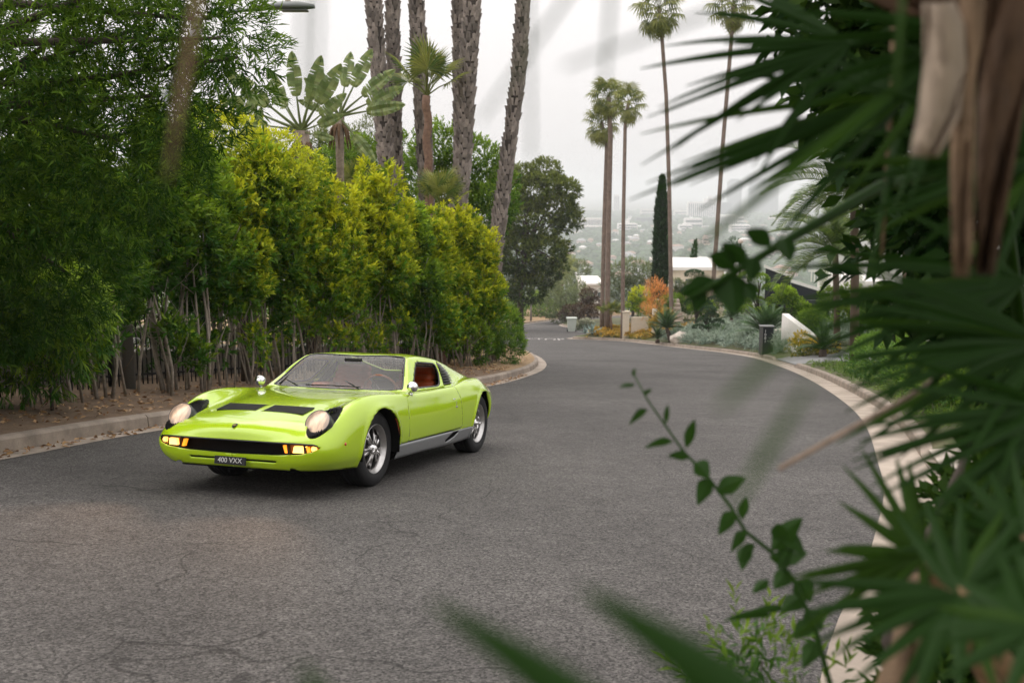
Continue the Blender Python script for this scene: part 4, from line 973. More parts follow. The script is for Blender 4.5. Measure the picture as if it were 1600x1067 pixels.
def scaly_palm(px, d, w_px, label, seed, top=14.5):
    """px: list of (u, v) down the trunk; extended to the ground and up to the crown"""
    pts = [at(u, v, d) for u, v in px]; lo = pts[-1]; dn = (pts[-1] - pts[-2]).normalized(); gz = gl(lo.x, lo.y)
    base = Vector((lo.x + dn.x * .5, lo.y, gz - .1)); up = (pts[0] - pts[1]).normalized(); tp = pts[0] + up * max(.5, (top - pts[0].z) / max(.3, up.z))
    path = [base] + pts[::-1] + [tp]; loc = base.copy(); path = [p - loc for p in path]
    t = tag(empty('scaly_palm', loc), label, 'palm', 'tall scaly-trunked palms behind the hedge'); r = w_px * .41 * pxm(d)
    link('trunk', MB().tube(path, [r * 1.12] + [r] * (len(path) - 2) + [r * .9], 14).mesh('trunk'), M_TRUNK, t)
    o = link('boots', boots_mesh(path, r * 1.0, r * .92, seed), M_BOOT, t); o['kind'] = 'stuff'
    rosette(t, 'frond', FAN_BIG, M_FAN, 20, tuple(path[-1]), -.7, 1.2, 1.15, seed)
    return t
scaly_palm([(583, 0), (592, 120), (600, 220), (612, 335)], 31.0, 26, 'leftmost tall scaly palm trunk, leaning slightly left, behind the hedge', 1)
scaly_palm([(613, 0), (616, 150), (620, 330)], 31.8, 22, 'second tall scaly palm trunk from the left, nearly upright', 2)
scaly_palm([(650, 0), (658, 150), (668, 330)], 32.0, 25, 'third tall scaly palm trunk, behind the young fan palm', 3)
scaly_palm([(717, 0), (718, 120), (722, 320)], 34.5, 22, 'tall scaly palm trunk half hidden behind its thicker neighbour', 4)
scaly_palm([(739, 0), (731, 120), (724, 240), (714, 350)], 30.6, 29, 'thickest tall scaly palm trunk, with pale criss-cross boots', 5)
scaly_palm([(818, 0), (811, 120), (800, 200), (787, 300), (773, 400)], 31.4, 23, 'rightmost tall scaly palm trunk, leaning right beside the round tree', 6)
# young fan palm in front of the third trunk
def fan_palm(name, u, v, d, label, trunk_px, n, sc, el0, el1, zf=gl, seed=1, cat='palm', group=None, base_v=None, tr=.09, mesh=None, m=None, skirt=0, tw=0.0):
    """crown at pixel (u, v); the trunk stands on the ground below"""
    c = at(u, v, d); gz = zf(c.x, c.y); t = tag(empty(name, (c.x, c.y, gz)), label, cat, group); h = c.z - gz
    mb = MB(); n_ = max(4, int(h / .3)); mb.tube([(.04 * math.sin(i * 1.7 + seed), .04 * math.cos(i * 2.1), h * i / n_ - (.15 if i == 0 else 0)) for i in range(n_ + 1)], [tr * (1.15 - .25 * i / n_) * (1 + .05 * (i % 2)) for i in range(n_ + 1)], 9)
    link('trunk', mb.mesh('trunk'), mat('fibrous_trunk', (.19, .115, .08), .95, var=.35, scale=12, bump=.6, bscale=30), t)
    rosette(t, 'frond', mesh or FAN_BIG, m or M_FAN, n, h, el0, el1, sc, seed, tw=tw)
    if skirt: rosette(t, 'dry_frond', mesh or FAN_BIG, M_DRYFAN, skirt, h - .1, -1.4, -.8, sc * .9, seed + 50)
    return t
FAN_STIFF = fan_frond_mesh('frond', 24, .62, 250, .7, .12, 9, .05)
fan_palm('young_fan_palm', 667, 150, 29.6, 'young fan palm with upright fronds against the third scaly trunk', 14, 10, 1.35, .45, 1.45, seed=12, mesh=FAN_STIFF, tr=.13)
fan_palm('low_fan_palm', 560, 310, 25.5, 'low fan palm with bright fronds showing over the hedge by the left trunks', 10, 14, .9, .3, 1.4, seed=14, mesh=FAN_STIFF)
fan_palm('low_fan_palm', 690, 325, 25.8, 'low fan palm fronds between the third and fifth scaly trunks', 10, 12, .85, .3, 1.4, seed=15, mesh=FAN_STIFF)
# ------------------------------------------------ paddle-leaf trees (giant bird of paradise)
def paddle_mesh(seed, ln=1.15, w=.46, pet=.9, tears=9):
    rr = random.Random(seed); V = []; Fs = []; st = MB().tube([(0, 0, 0), (pet * .5, 0, .04), (pet, 0, 0)], [.045, .032, .022], 6); V += st.v; Fs += st.f
    n = 14; rows = []; cuts = {rr.randrange(2, n - 1): rr.choice((-1, 1)) for _ in range(tears)}
    for s in (-1, 1):
        prev = None
        for i in range(n + 1):
            t = i / n; x = pet + ln * t; zc = -.16 * t * t * ln; ww = w * .5 * (math.sin(math.pi * min(1, .07 + t * .93)) ** .55) * (1 - .25 * t) if i < n else .01
            cur = [(x, 0, zc), (x + .02, s * ww * .5, zc + .045 + .02 * rr.random()), (x + .03, s * ww, zc + .03 + .03 * rr.uniform(-1, 1))]
            if prev is not None:
                b = len(V)
                tear = cuts.get(i) == s
                c2 = cur if not tear else [cur[0], (cur[1][0] - .025, cur[1][1], cur[1][2] - .03), (cur[2][0] - .05, cur[2][1] * .97, cur[2][2] - .07)]
                V += prev + c2; Fs += [[b, b + 3, b + 4, b + 1], [b + 1, b + 4, b + 5, b + 2]]
            prev = cur
    return mesh_from('paddle_leaf', V, Fs, False)
PAD = [paddle_mesh(i) for i in range(3)]
def paddle_tree(u, v, d, label, leaves, trunk_px, seed, lean=0):
    c = at(u, v, d); gz = gl(c.x, c.y); t = tag(empty('paddle_leaf_tree', (c.x, c.y, gz)), label, 'tree', 'paddle-leaf trees behind the hedge'); h = c.z - gz; r = trunk_px * .5 * pxm(d)
    mb = MB().tube([(lean, 0, -.2), (lean * .5, 0, h * .4), (lean * .2, 0, h * .8), (0, 0, h)], [r, r * .9, r * .95, r * 1.25], 9)
    link('trunk', mb.mesh('trunk'), mat('ringed_trunk', (.24, .19, .15), .95, var=.35, scale=10, bump=.5, bscale=25), t)
    mb = MB()
    for i in range(10):
        g = i * 2.4; mb.tube([(0, 0, h - .1), (.18 * math.cos(g), .18 * math.sin(g), h - .3), (.26 * math.cos(g), .26 * math.sin(g), h - .75)], [.05, .04, .01], 5)
    mb.build('dry_sheaths', mat('dry_sheath', (.14, .085, .05), .95, var=.3, scale=15), t)
    rr = random.Random(seed)
    for i, (ang, dep, sc, el) in enumerate(leaves):
        # ang: direction in the picture plane (degrees, 0 = right, 90 = up); dep: turn towards the camera
        o = link('paddle_leaf', PAD[i % 3], M_PADDLE, t)
        dirv = Vector((math.cos(R(ang)) * math.cos(R(dep)), -math.sin(R(dep)), math.sin(R(ang)) * math.cos(R(dep)))).normalized()
        nrm = Vector((.25 * math.sin(i * 2.1), -1.0, .28 + .3 * math.sin(i * 1.3))); sidev = nrm.cross(dirv).normalized(); nn = dirv.cross(sidev)
        M3 = Matrix((dirv, sidev, nn)).transposed(); M3 = M3 @ Matrix.Rotation(R(el * .6), 3, 'X'); o.matrix_local = Matrix.Translation((0, 0, h)) @ M3.to_4x4() @ Matrix.Scale(sc * 1.0, 4)
    return t
paddle_tree(471, 205, 21.5, 'larger paddle-leaf tree with a spread fan of grey-green leaves',
            [(94, 10, .80, 0), (70, 15, .80, 20), (118, 5, .72, -15), (52, 25, .86, 25), (140, 20, .95, -20), (158, 0, .95, -25), (172, 15, .78, -30), (186, 20, .75, -30), (35, 20, .65, 30), (15, 35, .6, 35), (205, 30, .65, -30), (80, -25, .75, 10), (128, -30, .8, -10), (-15, 40, .5, 40)], 20, 1, .1)
paddle_tree(530, 182, 23.0, 'smaller paddle-leaf tree with torn leaves beside the leftmost palm trunk',
            [(62, 5, .82, 15), (80, -10, .75, 5), (38, 12, .82, 25), (22, 10, .80, 30), (112, 15, .58, -15), (8, 20, .80, 35), (130, 20, .55, -20), (-50, 25, .72, 30), (160, 35, .5, -20)], 13, 2, -.05)
# ------------------------------------------------ round tree, post and poles at the bend
b = on_ground(813, 500.5); base = (b.x, b.y, b.z); d = 108
pl = [(845, 300, d, 3.0), (870, 330, d, 2.7), (815, 300, d, 2.8), (800, 340, d, 3.0), (840, 350, d, 3.4), (880, 300, d, 1.9), (885, 350, d, 1.6), (855, 275, d, 1.9), (820, 270, d, 2.0), (795, 290, d, 2.2), (810, 400, d, 3.0), (850, 400, d, 2.6), (790, 430, d, 2.6), (825, 445, d, 2.4), (855, 440, d, 1.6), (868, 410, d, 1.2), (892, 325, d, 1.2), (870, 285, d, 1.4), (780, 380, d, 2.6), (785, 270, d, 1.8), (875, 385, d, 1.0)]
base_d = (b.x * d / b.y * 1.0, d * 1.0, float(plane_z(b.x, d)) + .1)
pl = [(u_ + random.Random(k_).uniform(-6, 6), v_ + random.Random(k_ + 7).uniform(-8, 10), d_ + random.Random(k_ + 3).uniform(-2, 2), r_ * .78) for k_, (u_, v_, d_, r_) in enumerate(pl)]
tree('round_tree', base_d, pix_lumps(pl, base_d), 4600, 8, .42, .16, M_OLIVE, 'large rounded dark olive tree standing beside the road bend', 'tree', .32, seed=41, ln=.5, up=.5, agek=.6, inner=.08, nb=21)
def pole(name, u, v0, v1, d, r, label, m, cat='pole'):
    a, c = at(u, v0, d), at(u, v1, d); h = c.z - a.z; return tag(MB().tube([(0, 0, -.3), (0, 0, h * .5), (0, 0, h)], [r, r, r * .8], 8).build(name, m, None, tuple(a)), label, cat)
M_POLE = mat('weathered_pole', (.23, .20, .17), .9, var=.2, scale=6)
pole('utility_pole', 814.5, 500, 425, 118, .22, 'weathered pole beside the round tree trunk', M_POLE)
pole('utility_pole', 829.5, 498, 470, 130, .13, 'thin pale pole far along the left verge', M_POLE)
pole('white_post', 790, 509, 487, 88, .12, 'short white post at the left of the bend', mat('white_post_paint', (.6, .58, .54), .7), 'post')
# ------------------------------------------------ street lamp behind the trees
c = at(452, 14, 15.0); pz = (-6.1, 15.6); gz = gl(*pz); lamp = tag(empty('street_lamp', (pz[0], pz[1], gz)), 'grey cobra-head street lamp reaching out over the hedge', 'street lamp')
rel = lambda p: Vector(p) - Vector((pz[0], pz[1], gz)); M_LAMP = mat('lamp_grey', (.20, .21, .21), .5, .4)
tp = rel(at(312, 30, 15.4)); MB().tube([(0, 0, -.2), (0, 0, tp.z * .5), (tp.x, tp.y, tp.z)], [.10, .085, .06], 10).build('pole', M_LAMP, lamp)
MB().tube([tp, rel(at(360, 18, 15.2)), rel(at(400, 15, 15.1)), rel(at(425, 13, 15.0))], [.035, .032, .03, .03], 8).build('arm', M_LAMP, lamp)
hd = rel(c); hm = MB(); prof = []
for i in range(9):
    t = i / 8; prof.append((.02 + .10 * math.sin(math.pi * (.12 + .8 * t)) ** .8, t))
vs = []; 
for (w, t) in prof:
    for k in range(10):
        g = 2 * math.pi * k / 10; vs.append((hd.x - .34 + .72 * t, hd.y + w * 1.1 * math.cos(g), hd.z + .02 + (w * .75 if math.sin(g) > 0 else w * .35) * math.sin(g)))
hm.add(vs, [(i * 10 + k, i * 10 + (k + 1) % 10, (i + 1) * 10 + (k + 1) % 10, (i + 1) * 10 + k) for i in range(8) for k in range(10)] + [tuple(range(9, -1, -1)), tuple(range(80, 90))], True)
hm.build('lamp_head', M_LAMP, lamp)
MB().tube([(hd.x - .02, hd.y, hd.z + .05), (hd.x - .02, hd.y, hd.z + .18)], [.045, .04], 10).build('photocell', mat('photocell', (.45, .40, .33), .5), lamp)
MB().box((hd.x + .08, hd.y, hd.z - .028), (.40, .16, .03), bev=.01).build('lens', mat('lamp_lens', (.10, .10, .10), .3), lamp)
# ================================================================== right side: gardens, palms, houses
def gr(x, y): return float(right_z(np.array([x]), np.array([y]))[0])
def rz(x, y): return right_z(np.array([x]), np.array([y]))[0]
def spot(u, v): p = on_ground(u, v, rz); return p
def base_at(u, d):
    x = (u - 800) / F_PX * d; return Vector((x, d, gr(x, d)))
# ------------------------------------------------ tall thin palms
FAN_FAR = fan_frond_mesh('frond', 16, .75, 280, 1.05, .55, 21, .10)
M_THIN = mat('thin_palm_trunk', (.17, .125, .10), .95, var=.3, scale=3, bump=.4, bscale=12)
def thin_palm(trunk, crown, d, w_px, label, seed, n=26, sk=12, sc=1.0):
    p0 = at(*trunk[-1], d); gz = min(gr(p0.x, p0.y), p0.z); loc = Vector((p0.x, p0.y, gz)); pts = [at(u, v, d) - loc for u, v in trunk[::-1]]
    t = tag(empty('tall_palm', loc), label, 'palm', 'tall thin palms across the road'); r = w_px * .42 * pxm(d); sc *= 1.2; c = at(*crown, d) - loc
    path = [Vector((pts[0].x, 0, -.3))] + pts + [c]; n_ = len(path)
    MB().tube(path, [r * 1.15, r * 1.0] + [r * (.95 - .25 * i / n_) for i in range(n_ - 2)], 9).build('trunk', M_THIN, t)
    rosette(t, 'frond', FAN_FAR, M_FAN, n, tuple(c), -.75, 1.3, sc, seed)
    rosette(t, 'dry_frond', FAN_FAR, M_DRYFAN, sk, (c.x, c.y, c.z - .2), -1.45, -.75, sc * .95, seed + 9)
    return t
thin_palm([(948, 230), (944, 350), (941, 478)], (940, 192), 86, 8, 'leftmost of the tall thin palms, with the lowest shaggy crown', 1, 24, 16, 1.0)
thin_palm([(954, 215), (951, 350), (949, 478)], (951, 152), 84, 10, 'second tall thin palm, its crown just above its left neighbour', 2, 26, 14, .95)
thin_palm([(977, 190), (974, 350), (973, 492)], (982, 162), 80, 7.5, 'third tall thin palm, rising behind the cream gate pillar', 3, 24, 8, .85)
thin_palm([(1033, 40), (1041, 150), (1046, 300), (1049, 478)], (1030, 14), 78, 8, 'tall thin palm rising above the cypress, crown at the picture top', 4, 26, 16, 1.15)
thin_palm([(1143, 60), (1130, 220), (1119, 380), (1114, 450)], (1146, 8), 82, 8.5, 'rightmost tall thin palm, leaning right behind the dark palm blades', 5, 24, 14, 1.15)
# ------------------------------------------------ cypresses and garden trees
def cypress(u, v0, v1, w, d, label, seed, n=2600, twist=0.0):
    b = base_at(u, d); top = at(u, v0, d); h = top.z - b.z; rg = np.random.default_rng(seed); t_ = rg.random(n) ** .85; a = rg.uniform(0, 6.28, n); R_ = w * .5 * pxm(d)
    rad = R_ * np.minimum(1, (1 - t_) * 3.2) ** .75 * (1 - .18 * t_) * (.72 + .28 * rg.random(n)) * (1 + .12 * np.sin(a * 3 + t_ * 22)); off = twist * np.sin(t_ * 7)
    P = np.column_stack([rad * np.cos(a) + off, rad * np.sin(a), .15 + t_ * (h - .2)]); D = np.column_stack([np.cos(a) * .35, np.sin(a) * .35, np.ones(n)]) + rg.normal(size=(n, 3)) * .15
    t = tag(empty('cypress', b), label, 'cypress'); link('crown', shoots(P, D, 5, .30, .10, .35 + rg.normal(size=n) * .25, ln=.2, spread=.4, name='crown'), M_CYPRESS, t)
    MB().tube([(0, 0, -.2), (0, 0, h * .5), (0, 0, h * .9)], [.14, .09, .02], 7).build('trunk', M_BARKD, t)
cypress(1032, 279, 445, 23, 84, 'tall narrow dark cypress between the tall thin palms', 1, 3600)
cypress(1085, 377, 425, 10, 112, 'small twisted cypress tip showing above the white roof', 2, 500, .15)
def bush_r(name, pl, label, m, n, per=6, L=.16, W=.07, seed=1, cat='bush', tr=.05, zf=gr, **k):
    d0 = np.mean([p[2] for p in pl]); u0 = np.mean([p[0] for p in pl]); x = (u0 - 800) / F_PX * d0; base = (x, d0, zf(x, d0))
    return tree(name, base, pix_lumps(pl, base), n, per, L, W, m, label, cat, tr, seed=seed, nb=5, **k)
M_ORANGE = leaf_mat('orange_succulent', (.85, .36, .11), (.55, .30, .06), trans=.25)
M_GOLD = leaf_mat('golden_succulent', (.62, .36, .05), (.25, .24, .04), trans=.25)
bush_r('orange_bush', [(1022, 450, 80, .55), (1016, 465, 80, .5), (1024, 478, 80, .6), (1012, 485, 80, .45), (1032, 458, 80, .4), (1040, 462, 80, .35), (1018, 490, 79, .5)], 'bright orange stick-stemmed bush below the cypress', M_ORANGE, 420, 6, .30, .035, 51, up=1.5, inner=.1)
bush_r('golden_bush', [(1040, 492, 76, .35), (1030, 500, 76, .4), (1022, 508, 76, .35), (1046, 497, 75, .3)], 'golden orange low bush beside the cycads', M_GOLD, 420, 6, .20, .045, 52, up=1.2)
bush_r('green_bush', [(1035, 475, 82, .5), (1040, 490, 82, .5), (1045, 470, 82, .4)], 'dark green bush at the right of the orange bush', M_BROAD, 360, 6, .18, .07, 53)
bush_r('yellow_green_bush', [(1000, 462, 90, .8), (1005, 480, 90, .7), (990, 475, 90, .6)], 'yellow-green bush between cypress and third thin palm', M_HEDGE_Y, 500, 6, .2, .08, 54)
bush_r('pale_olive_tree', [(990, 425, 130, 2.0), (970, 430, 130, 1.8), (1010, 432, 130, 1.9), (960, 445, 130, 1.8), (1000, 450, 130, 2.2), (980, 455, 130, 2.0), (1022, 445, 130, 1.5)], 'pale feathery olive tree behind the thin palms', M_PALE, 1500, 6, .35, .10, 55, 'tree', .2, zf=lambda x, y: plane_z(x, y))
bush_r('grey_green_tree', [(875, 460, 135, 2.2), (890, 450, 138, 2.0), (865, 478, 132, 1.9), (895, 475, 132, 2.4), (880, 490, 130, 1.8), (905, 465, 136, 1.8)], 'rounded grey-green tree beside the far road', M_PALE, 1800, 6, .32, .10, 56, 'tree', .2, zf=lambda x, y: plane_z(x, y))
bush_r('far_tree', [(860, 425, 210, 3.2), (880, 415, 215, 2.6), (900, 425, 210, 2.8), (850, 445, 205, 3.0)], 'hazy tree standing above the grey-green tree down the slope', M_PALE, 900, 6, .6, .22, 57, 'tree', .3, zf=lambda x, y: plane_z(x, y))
bush_r('reddish_bush', [(920, 462, 120, 1.0), (925, 475, 120, 1.0), (914, 480, 120, .9)], 'reddish brown rounded bush in front of the far white house', M_BROWN, 700, 6, .2, .08, 58, zf=lambda x, y: plane_z(x, y))
bush_r('brown_hedge', [(890, 486, 118, .8), (905, 484, 116, .8), (920, 488, 114, .8), (935, 486, 112, .8), (880, 494, 118, .6), (910, 496, 114, .8)], 'low brown hedge running along the far right verge', M_BROWN, 1200, 6, .18, .07, 59, zf=lambda x, y: plane_z(x, y))
bush_r('verge_hedge', [(832, 485, 150, 1.6), (850, 482, 152, 1.8), (840, 470, 155, 1.6), (865, 490, 148, 1.2)], 'green hedge closing the view at the end of the road', M_BROAD, 900, 6, .3, .12, 60, zf=lambda x, y: plane_z(x, y))
bush_r('verge_hedge', [(800, 488, 140, 1.5), (790, 480, 140, 1.6), (808, 478, 142, 1.4)], 'green hedge left of the road end under the round tree', M_BROAD, 700, 6, .3, .12, 61, zf=lambda x, y: plane_z(x, y))
bush_r('white_flower_bush', [(905, 508, 110, .5), (915, 505, 110, .5), (922, 508, 110, .45)], 'low bush dotted with white flowers near the bin', leaf_mat('white_flowering', (.6, .6, .45), (.08, .13, .04)), 320, 6, .16, .1, 62, zf=lambda x, y: plane_z(x, y))
for i, (u, v, d, lab) in enumerate(((1066, 474, 84, 'rounded green bush before the beige house wall'), (1098, 480, 78, 'rounded green bush high on the bank between the topiaries'), (1135, 468, 76, 'broad green bush on the upper bank right of the topiaries'), (1158, 470, 72, 'green bush on the bank below the conifer'), (1215, 480, 60, 'green bush beside the dark fence panels'), (1145, 445, 88, 'tall green bush before the stepped white roof'), (1068, 452, 90, 'tall grey-green bush at the house corner'))):
    bush_r('garden_bush', [(u + random.Random(i * 9 + k).uniform(-13, 13), v + random.Random(i * 5 + k).uniform(-9, 10), d, .5) for k in range(7)], lab, (M_BROAD, M_HEDGE_G, M_PALE, M_BROAD, M_HEDGE_G, M_BROAD, M_PALE)[i], 900, 6, .13, .055, 160 + i)
for i, (u, v, d, lab) in enumerate(((1240, 470, 50, 'leafy bush covering the lower dark fence panel'), (1275, 505, 46, 'leafy bush below the garage door beside the drive'), (1310, 470, 44, 'tall leafy bush in front of the white wall'), (1345, 490, 42, 'bright bush at the right of the white wall'), (1380, 470, 40, 'tall bush behind the clipped bushes'))):
    bush_r('drive_bush', [(u + random.Random(i * 7 + k).uniform(-22, 22), v + random.Random(i * 3 + k).uniform(-18, 22), d, .42) for k in range(9)], lab, (M_HEDGE_G, M_BROAD, M_BROAD, M_HEDGE_G, M_BROAD)[i], 1100, 6, .10, .045, 180 + i)
# golden ground cover at the corner, blue fescue on the bank: nobody could count it
def cover(name, pts_fn, n, per, L, W, m, label, cat, hump=.25, up=1.0, seed=1):
    rg = np.random.default_rng(seed); P = pts_fn(rg, n); z = right_z(P[:, 0], P[:, 1]); ph = np.sin(P[:, 0] * 3.3 + 1.2 * np.sin(P[:, 1] * 1.9)) * np.sin(P[:, 1] * 2.9 + 1.1 * np.sin(P[:, 0] * 2.3))
    P = np.column_stack([P, z + hump * (.5 + .5 * ph)]); D = unit(rg.normal(size=(len(P), 3)) * .7 + np.array([-.25, -.35, up]))
    tag(link(name, shoots(P, D, per, L, W, .45 + .4 * ph + rg.normal(size=len(P)) * .15, ln=.05, spread=1.1, droop=.3, name=name), m), label, cat, kind='stuff')
def band(y0, y1, t0, t1):
    KR = np.array([p for p in K_RIGHT if y0 <= p[1] <= y1])
    def f(rg, n):
        k = rg.integers(1, len(KR) - 1, n); T = unit(KR[k + 1] - KR[k - 1]); Nn = np.stack([T[:, 1], -T[:, 0]], 1)
        return KR[k] + Nn * rg.uniform(t0, t1, n)[:, None] + rg.normal(size=(n, 2)) * .15
    return f
M_FESC = leaf_mat('blue_fescue', (.30, .36, .27), (.13, .20, .15), trans=.2)
cover('blue_fescue', band(44.5, 73, .35, 7.5), 9000, 7, .36, .04, M_FESC, 'blue-green fescue grass covering the bank beside the kerb', 'ground cover', .75, 1.0, 3)
cover('golden_ground_cover', band(75, 82, .3, 4.5), 2200, 6, .26, .06, M_GOLD, 'orange-gold succulent ground cover at the street corner', 'ground cover', .35, 1.0, 4)
cover('garden_grass', band(44, 82, 7.5, 22), 3000, 6, .4, .06, leaf_mat('garden_grass', (.24, .26, .05), (.10, .15, .03), trans=.25), 'yellow-green grass on the upper garden slope', 'grass', .2, 1.0, 5)
cover('lawn_grass', band(11.8, 35, .3, 7), 6000, 6, .13, .02, leaf_mat('lawn_blade', (.20, .30, .04), (.06, .13, .02), trans=.3), 'green grass and low growth behind the right kerb', 'grass', .08, 1.0, 6)
# agaves
AG = leaf_mesh('agave_leaf', np.zeros((1, 3)), np.array([[1.0, 0, .0]]), .75, .13, None, np.array([[0, 0, 1.0]]), fold=.35, wide=.35)
M_AGAVE = mat('agave_grey', (.20, .27, .24), .6, var=.15, scale=4)
for (u, d, lab) in ((926, 82.5, 'grey-blue agave with tall pointed leaves in the golden cover'), (915, 80.8, 'smaller grey-blue agave at the corner end of the golden cover')):
    b = base_at(u, d); t = tag(empty('agave', b), lab, 'agave'); rosette(t, 'agave_leaf', AG, M_AGAVE, 20, .05, .25, 1.45, 1.5 if d > 81 else 1.1, int(d))
# cycads
CYC = feather_frond_mesh('cycad_frond', .95, 30, .17, .018, .35, .15, .35, .12, 3, .012)
def cycad(u, v, d, label, n, sc, h, lean=0, m=None, el0=.05):
    b = base_at(u, d); t = tag(empty('cycad', b), label, 'cycad', 'cycads on the garden bank')
    MB().tube([(0, 0, -.1), (lean * .5, 0, h * .5), (lean, 0, h)], [.17, .16, .13], 9).build('trunk', mat('cycad_trunk', (.09, .065, .05), .95, var=.4, scale=14, bump=.8, bscale=30), t)
    rosette(t, 'frond', CYC, m or M_CYCAD, n, (lean, 0, h), el0, 1.35, sc, int(u))
cycad(1052, 505, 69, 'dark cycad with a leaning trunk on the bank', 30, 1.75, .95, -.35)
cycad(1030, 518, 70, 'small dark cycad without a trunk left of the leaning one', 20, 1.25, .15, 0, None, .5)
cycad(1130, 510, 62, 'small dark upright cycad in the middle of the bank', 18, .95, .15, 0, None, .6)
cycad(1150, 480, 68, 'bare-stemmed cycad high on the bank', 22, 1.3, .9, -.2)
cycad(1202, 505, 53.5, 'large spreading cycad behind the dark number pillar', 40, 2.0, .55, 0, None, .15)
cycad(1176, 525, 54, 'yellow-green young cycad left of the number pillar', 14, .95, .1, 0, M_PINN, .35)
cycad(1292, 500, 40, 'dark cycad right of the driveway', 34, 1.25, .3)
# boulders
M_STONE = mat('pale_boulder', (.50, .44, .38), .9, var=.2, scale=3, bump=.5, bscale=8)
def boulder(u, d, s, label, seed):
    rg = np.random.default_rng(seed); b = base_at(u, d); import bmesh
    bm = bmesh.new(); bmesh.ops.create_icosphere(bm, subdivisions=2, radius=1.0)
    for v in bm.verts:
        k = 1 + .16 * math.sin(v.co.x * 3 + seed) + .14 * math.sin(v.co.y * 4.1 + seed * 2) + .06 * rg.normal(); v.co = v.co * k; v.co.x *= s[0]; v.co.y *= s[1]; v.co.z = v.co.z * s[2] + s[2] * .5
    me = bpy.data.meshes.new('boulder'); bm.to_mesh(me); bm.free(); tag(link('boulder', me, M_STONE, None, b), label, 'boulder')
boulder(1064, 67, (.75, .5, .45), 'pale boulder beside the leaning cycad', 1)
boulder(1226, 51.5, (.8, .5, .55), 'white boulder right of the dark number pillar', 2)
boulder(1183, 56, (.35, .3, .3), 'small tan boulder by the kerb left of the number pillar', 3)
# cloud-pruned trees: trunk with separate tight pads
def cloud_tree(name, u, d, pads, label, m, seed):
    b = base_at(u, d); t = tag(empty(name, b), label, 'topiary'); rg = np.random.default_rng(seed); mb = MB(); P_, O_ = [], []
    top = max(at(p[0], p[1], d).z for p in pads) - b.z
    mb.tube([(0, 0, -.1), (.15, 0, top * .3), (-.1, .1, top * .6), (.05, 0, top * .9)], [.12, .10, .08, .04], 7)
    for (pu, pv, w, h) in pads:
        c = at(pu, pv, d + rg.uniform(-.4, .4)) - b; r = (w * .5 * pxm(d), w * .42 * pxm(d), h * .5 * pxm(d)); n = int(150 + r[0] * r[2] * 900)
        dd = unit(rg.normal(size=(n, 3))); dd[:, 2] = np.where(dd[:, 2] < -.3, -dd[:, 2], dd[:, 2]); P = np.array(c) + dd * np.array(r) * rg.uniform(.82, 1.0, n)[:, None]
        link('leaf_pad', shoots(P, unit(dd + [0, 0, .3]), 5, .09, .04, .5 * dd[:, 2] + .3 + rg.normal(size=n) * .15, ln=.06, name='leaf_pad'), m, t)
        mb.tube([(0, 0, max(.1, c.z * .55)), tuple(c * .6 + Vector((0, 0, c.z * .25))), tuple(c)], [.05, .035, .02], 5)
    mb.build('trunk', M_BARKD, t)
cloud_tree('cloud_pruned_tree', 1088, 74, [(1085, 430, 30, 16), (1078, 455, 26, 14), (1098, 452, 22, 14), (1085, 474, 30, 16), (1102, 478, 22, 16), (1112, 448, 26, 18), (1118, 470, 26, 14)], 'cloud-pruned tree with a mushroom-shaped top pad before the white roof', M_CYPRESS, 71)
cloud_tree('cloud_pruned_tree', 1108, 64, [(1100, 502, 22, 11), (1112, 494, 20, 11), (1122, 504, 18, 9), (1092, 512, 18, 9), (1115, 512, 26, 9), (1106, 485, 26, 12)], 'low cloud-pruned bush of small dark pads on the bank', M_CYPRESS, 72)
cloud_tree('cloud_pruned_tree', 1188, 58, [(1185, 438, 34, 22), (1170, 455, 26, 14), (1205, 452, 28, 16), (1178, 470, 30, 14), (1206, 474, 30, 16), (1165, 485, 26, 14), (1192, 488, 30, 14), (1166, 432, 20, 14)], 'cloud-pruned tree of rounded green pads above the large cycad', M_BROAD, 73)
# small fan palm by the gate
fan_palm('small_fan_palm', 955, 492, 84, 'small bright fan palm beside the cream gate pillar', 8, 14, 1.15, .2, 1.3, zf=gr, seed=81, mesh=FAN_STIFF)
fan_palm('distant_fan_palm', 878, 418, 190, 'hazy fan palm standing far down the slope', 8, 20, 1.9, -.9, 1.2, zf=lambda x, y: float(plane_z(x, y)), seed=82, mesh=FAN_FAR, m=M_OLIVE if False else M_FAN, tr=.3)
# ------------------------------------------------ gate wall, bin, steps
M_CREAM = mat('cream_stucco', (.62, .54, .43), .9, var=.08, scale=3); M_WHITE = mat('white_stucco', (.78, .75, .71), .85, var=.05, scale=2)
gw = empty('gate_wall', base_at(982, 79.5)); tag(gw, 'low cream wall with a capped pillar at the driveway corner', 'wall'); w0 = Vector(gw.location)
def loc_px(u, v, d, w0): return at(u, v, d) - w0
a, c = loc_px(979, 525, 79.5, w0), loc_px(979, 489, 79.5, w0); MB().box((a.x, 0, (c.z - .5) / 2), (.55, .55, c.z + .5), bev=.02).build('pillar', M_CREAM, gw)
MB().box((a.x, 0, c.z + .05), (.66, .66, .10), bev=.02).build('pillar_cap', M_CREAM, gw)
a = loc_px(1000, 497, 79.5, w0); MB().box((a.x + .05, 0, (a.z - .5) / 2), (1.4, .25, a.z + .5), bev=.02).build('wall_panel', M_CREAM, gw)
def post_box(name, u, d, w, h, label, m, cat='post'):
    return tag(MB().box((0, 0, h / 2 - .1), (w, w, h), bev=.02).build(name, m, None, base_at(u, d)), label, cat)
post_box('cream_post', 1024, 77, .32, 2.2, 'slim cream post among the orange bushes', M_CREAM)
bp = on_ground(893, 519); bn = tag(empty('wheelie_bin', bp), 'pale grey-green wheeled bin at the far kerb', 'bin'); M_BIN = mat('bin_plastic', (.50, .54, .48), .5)
mb = MB(); vs = []
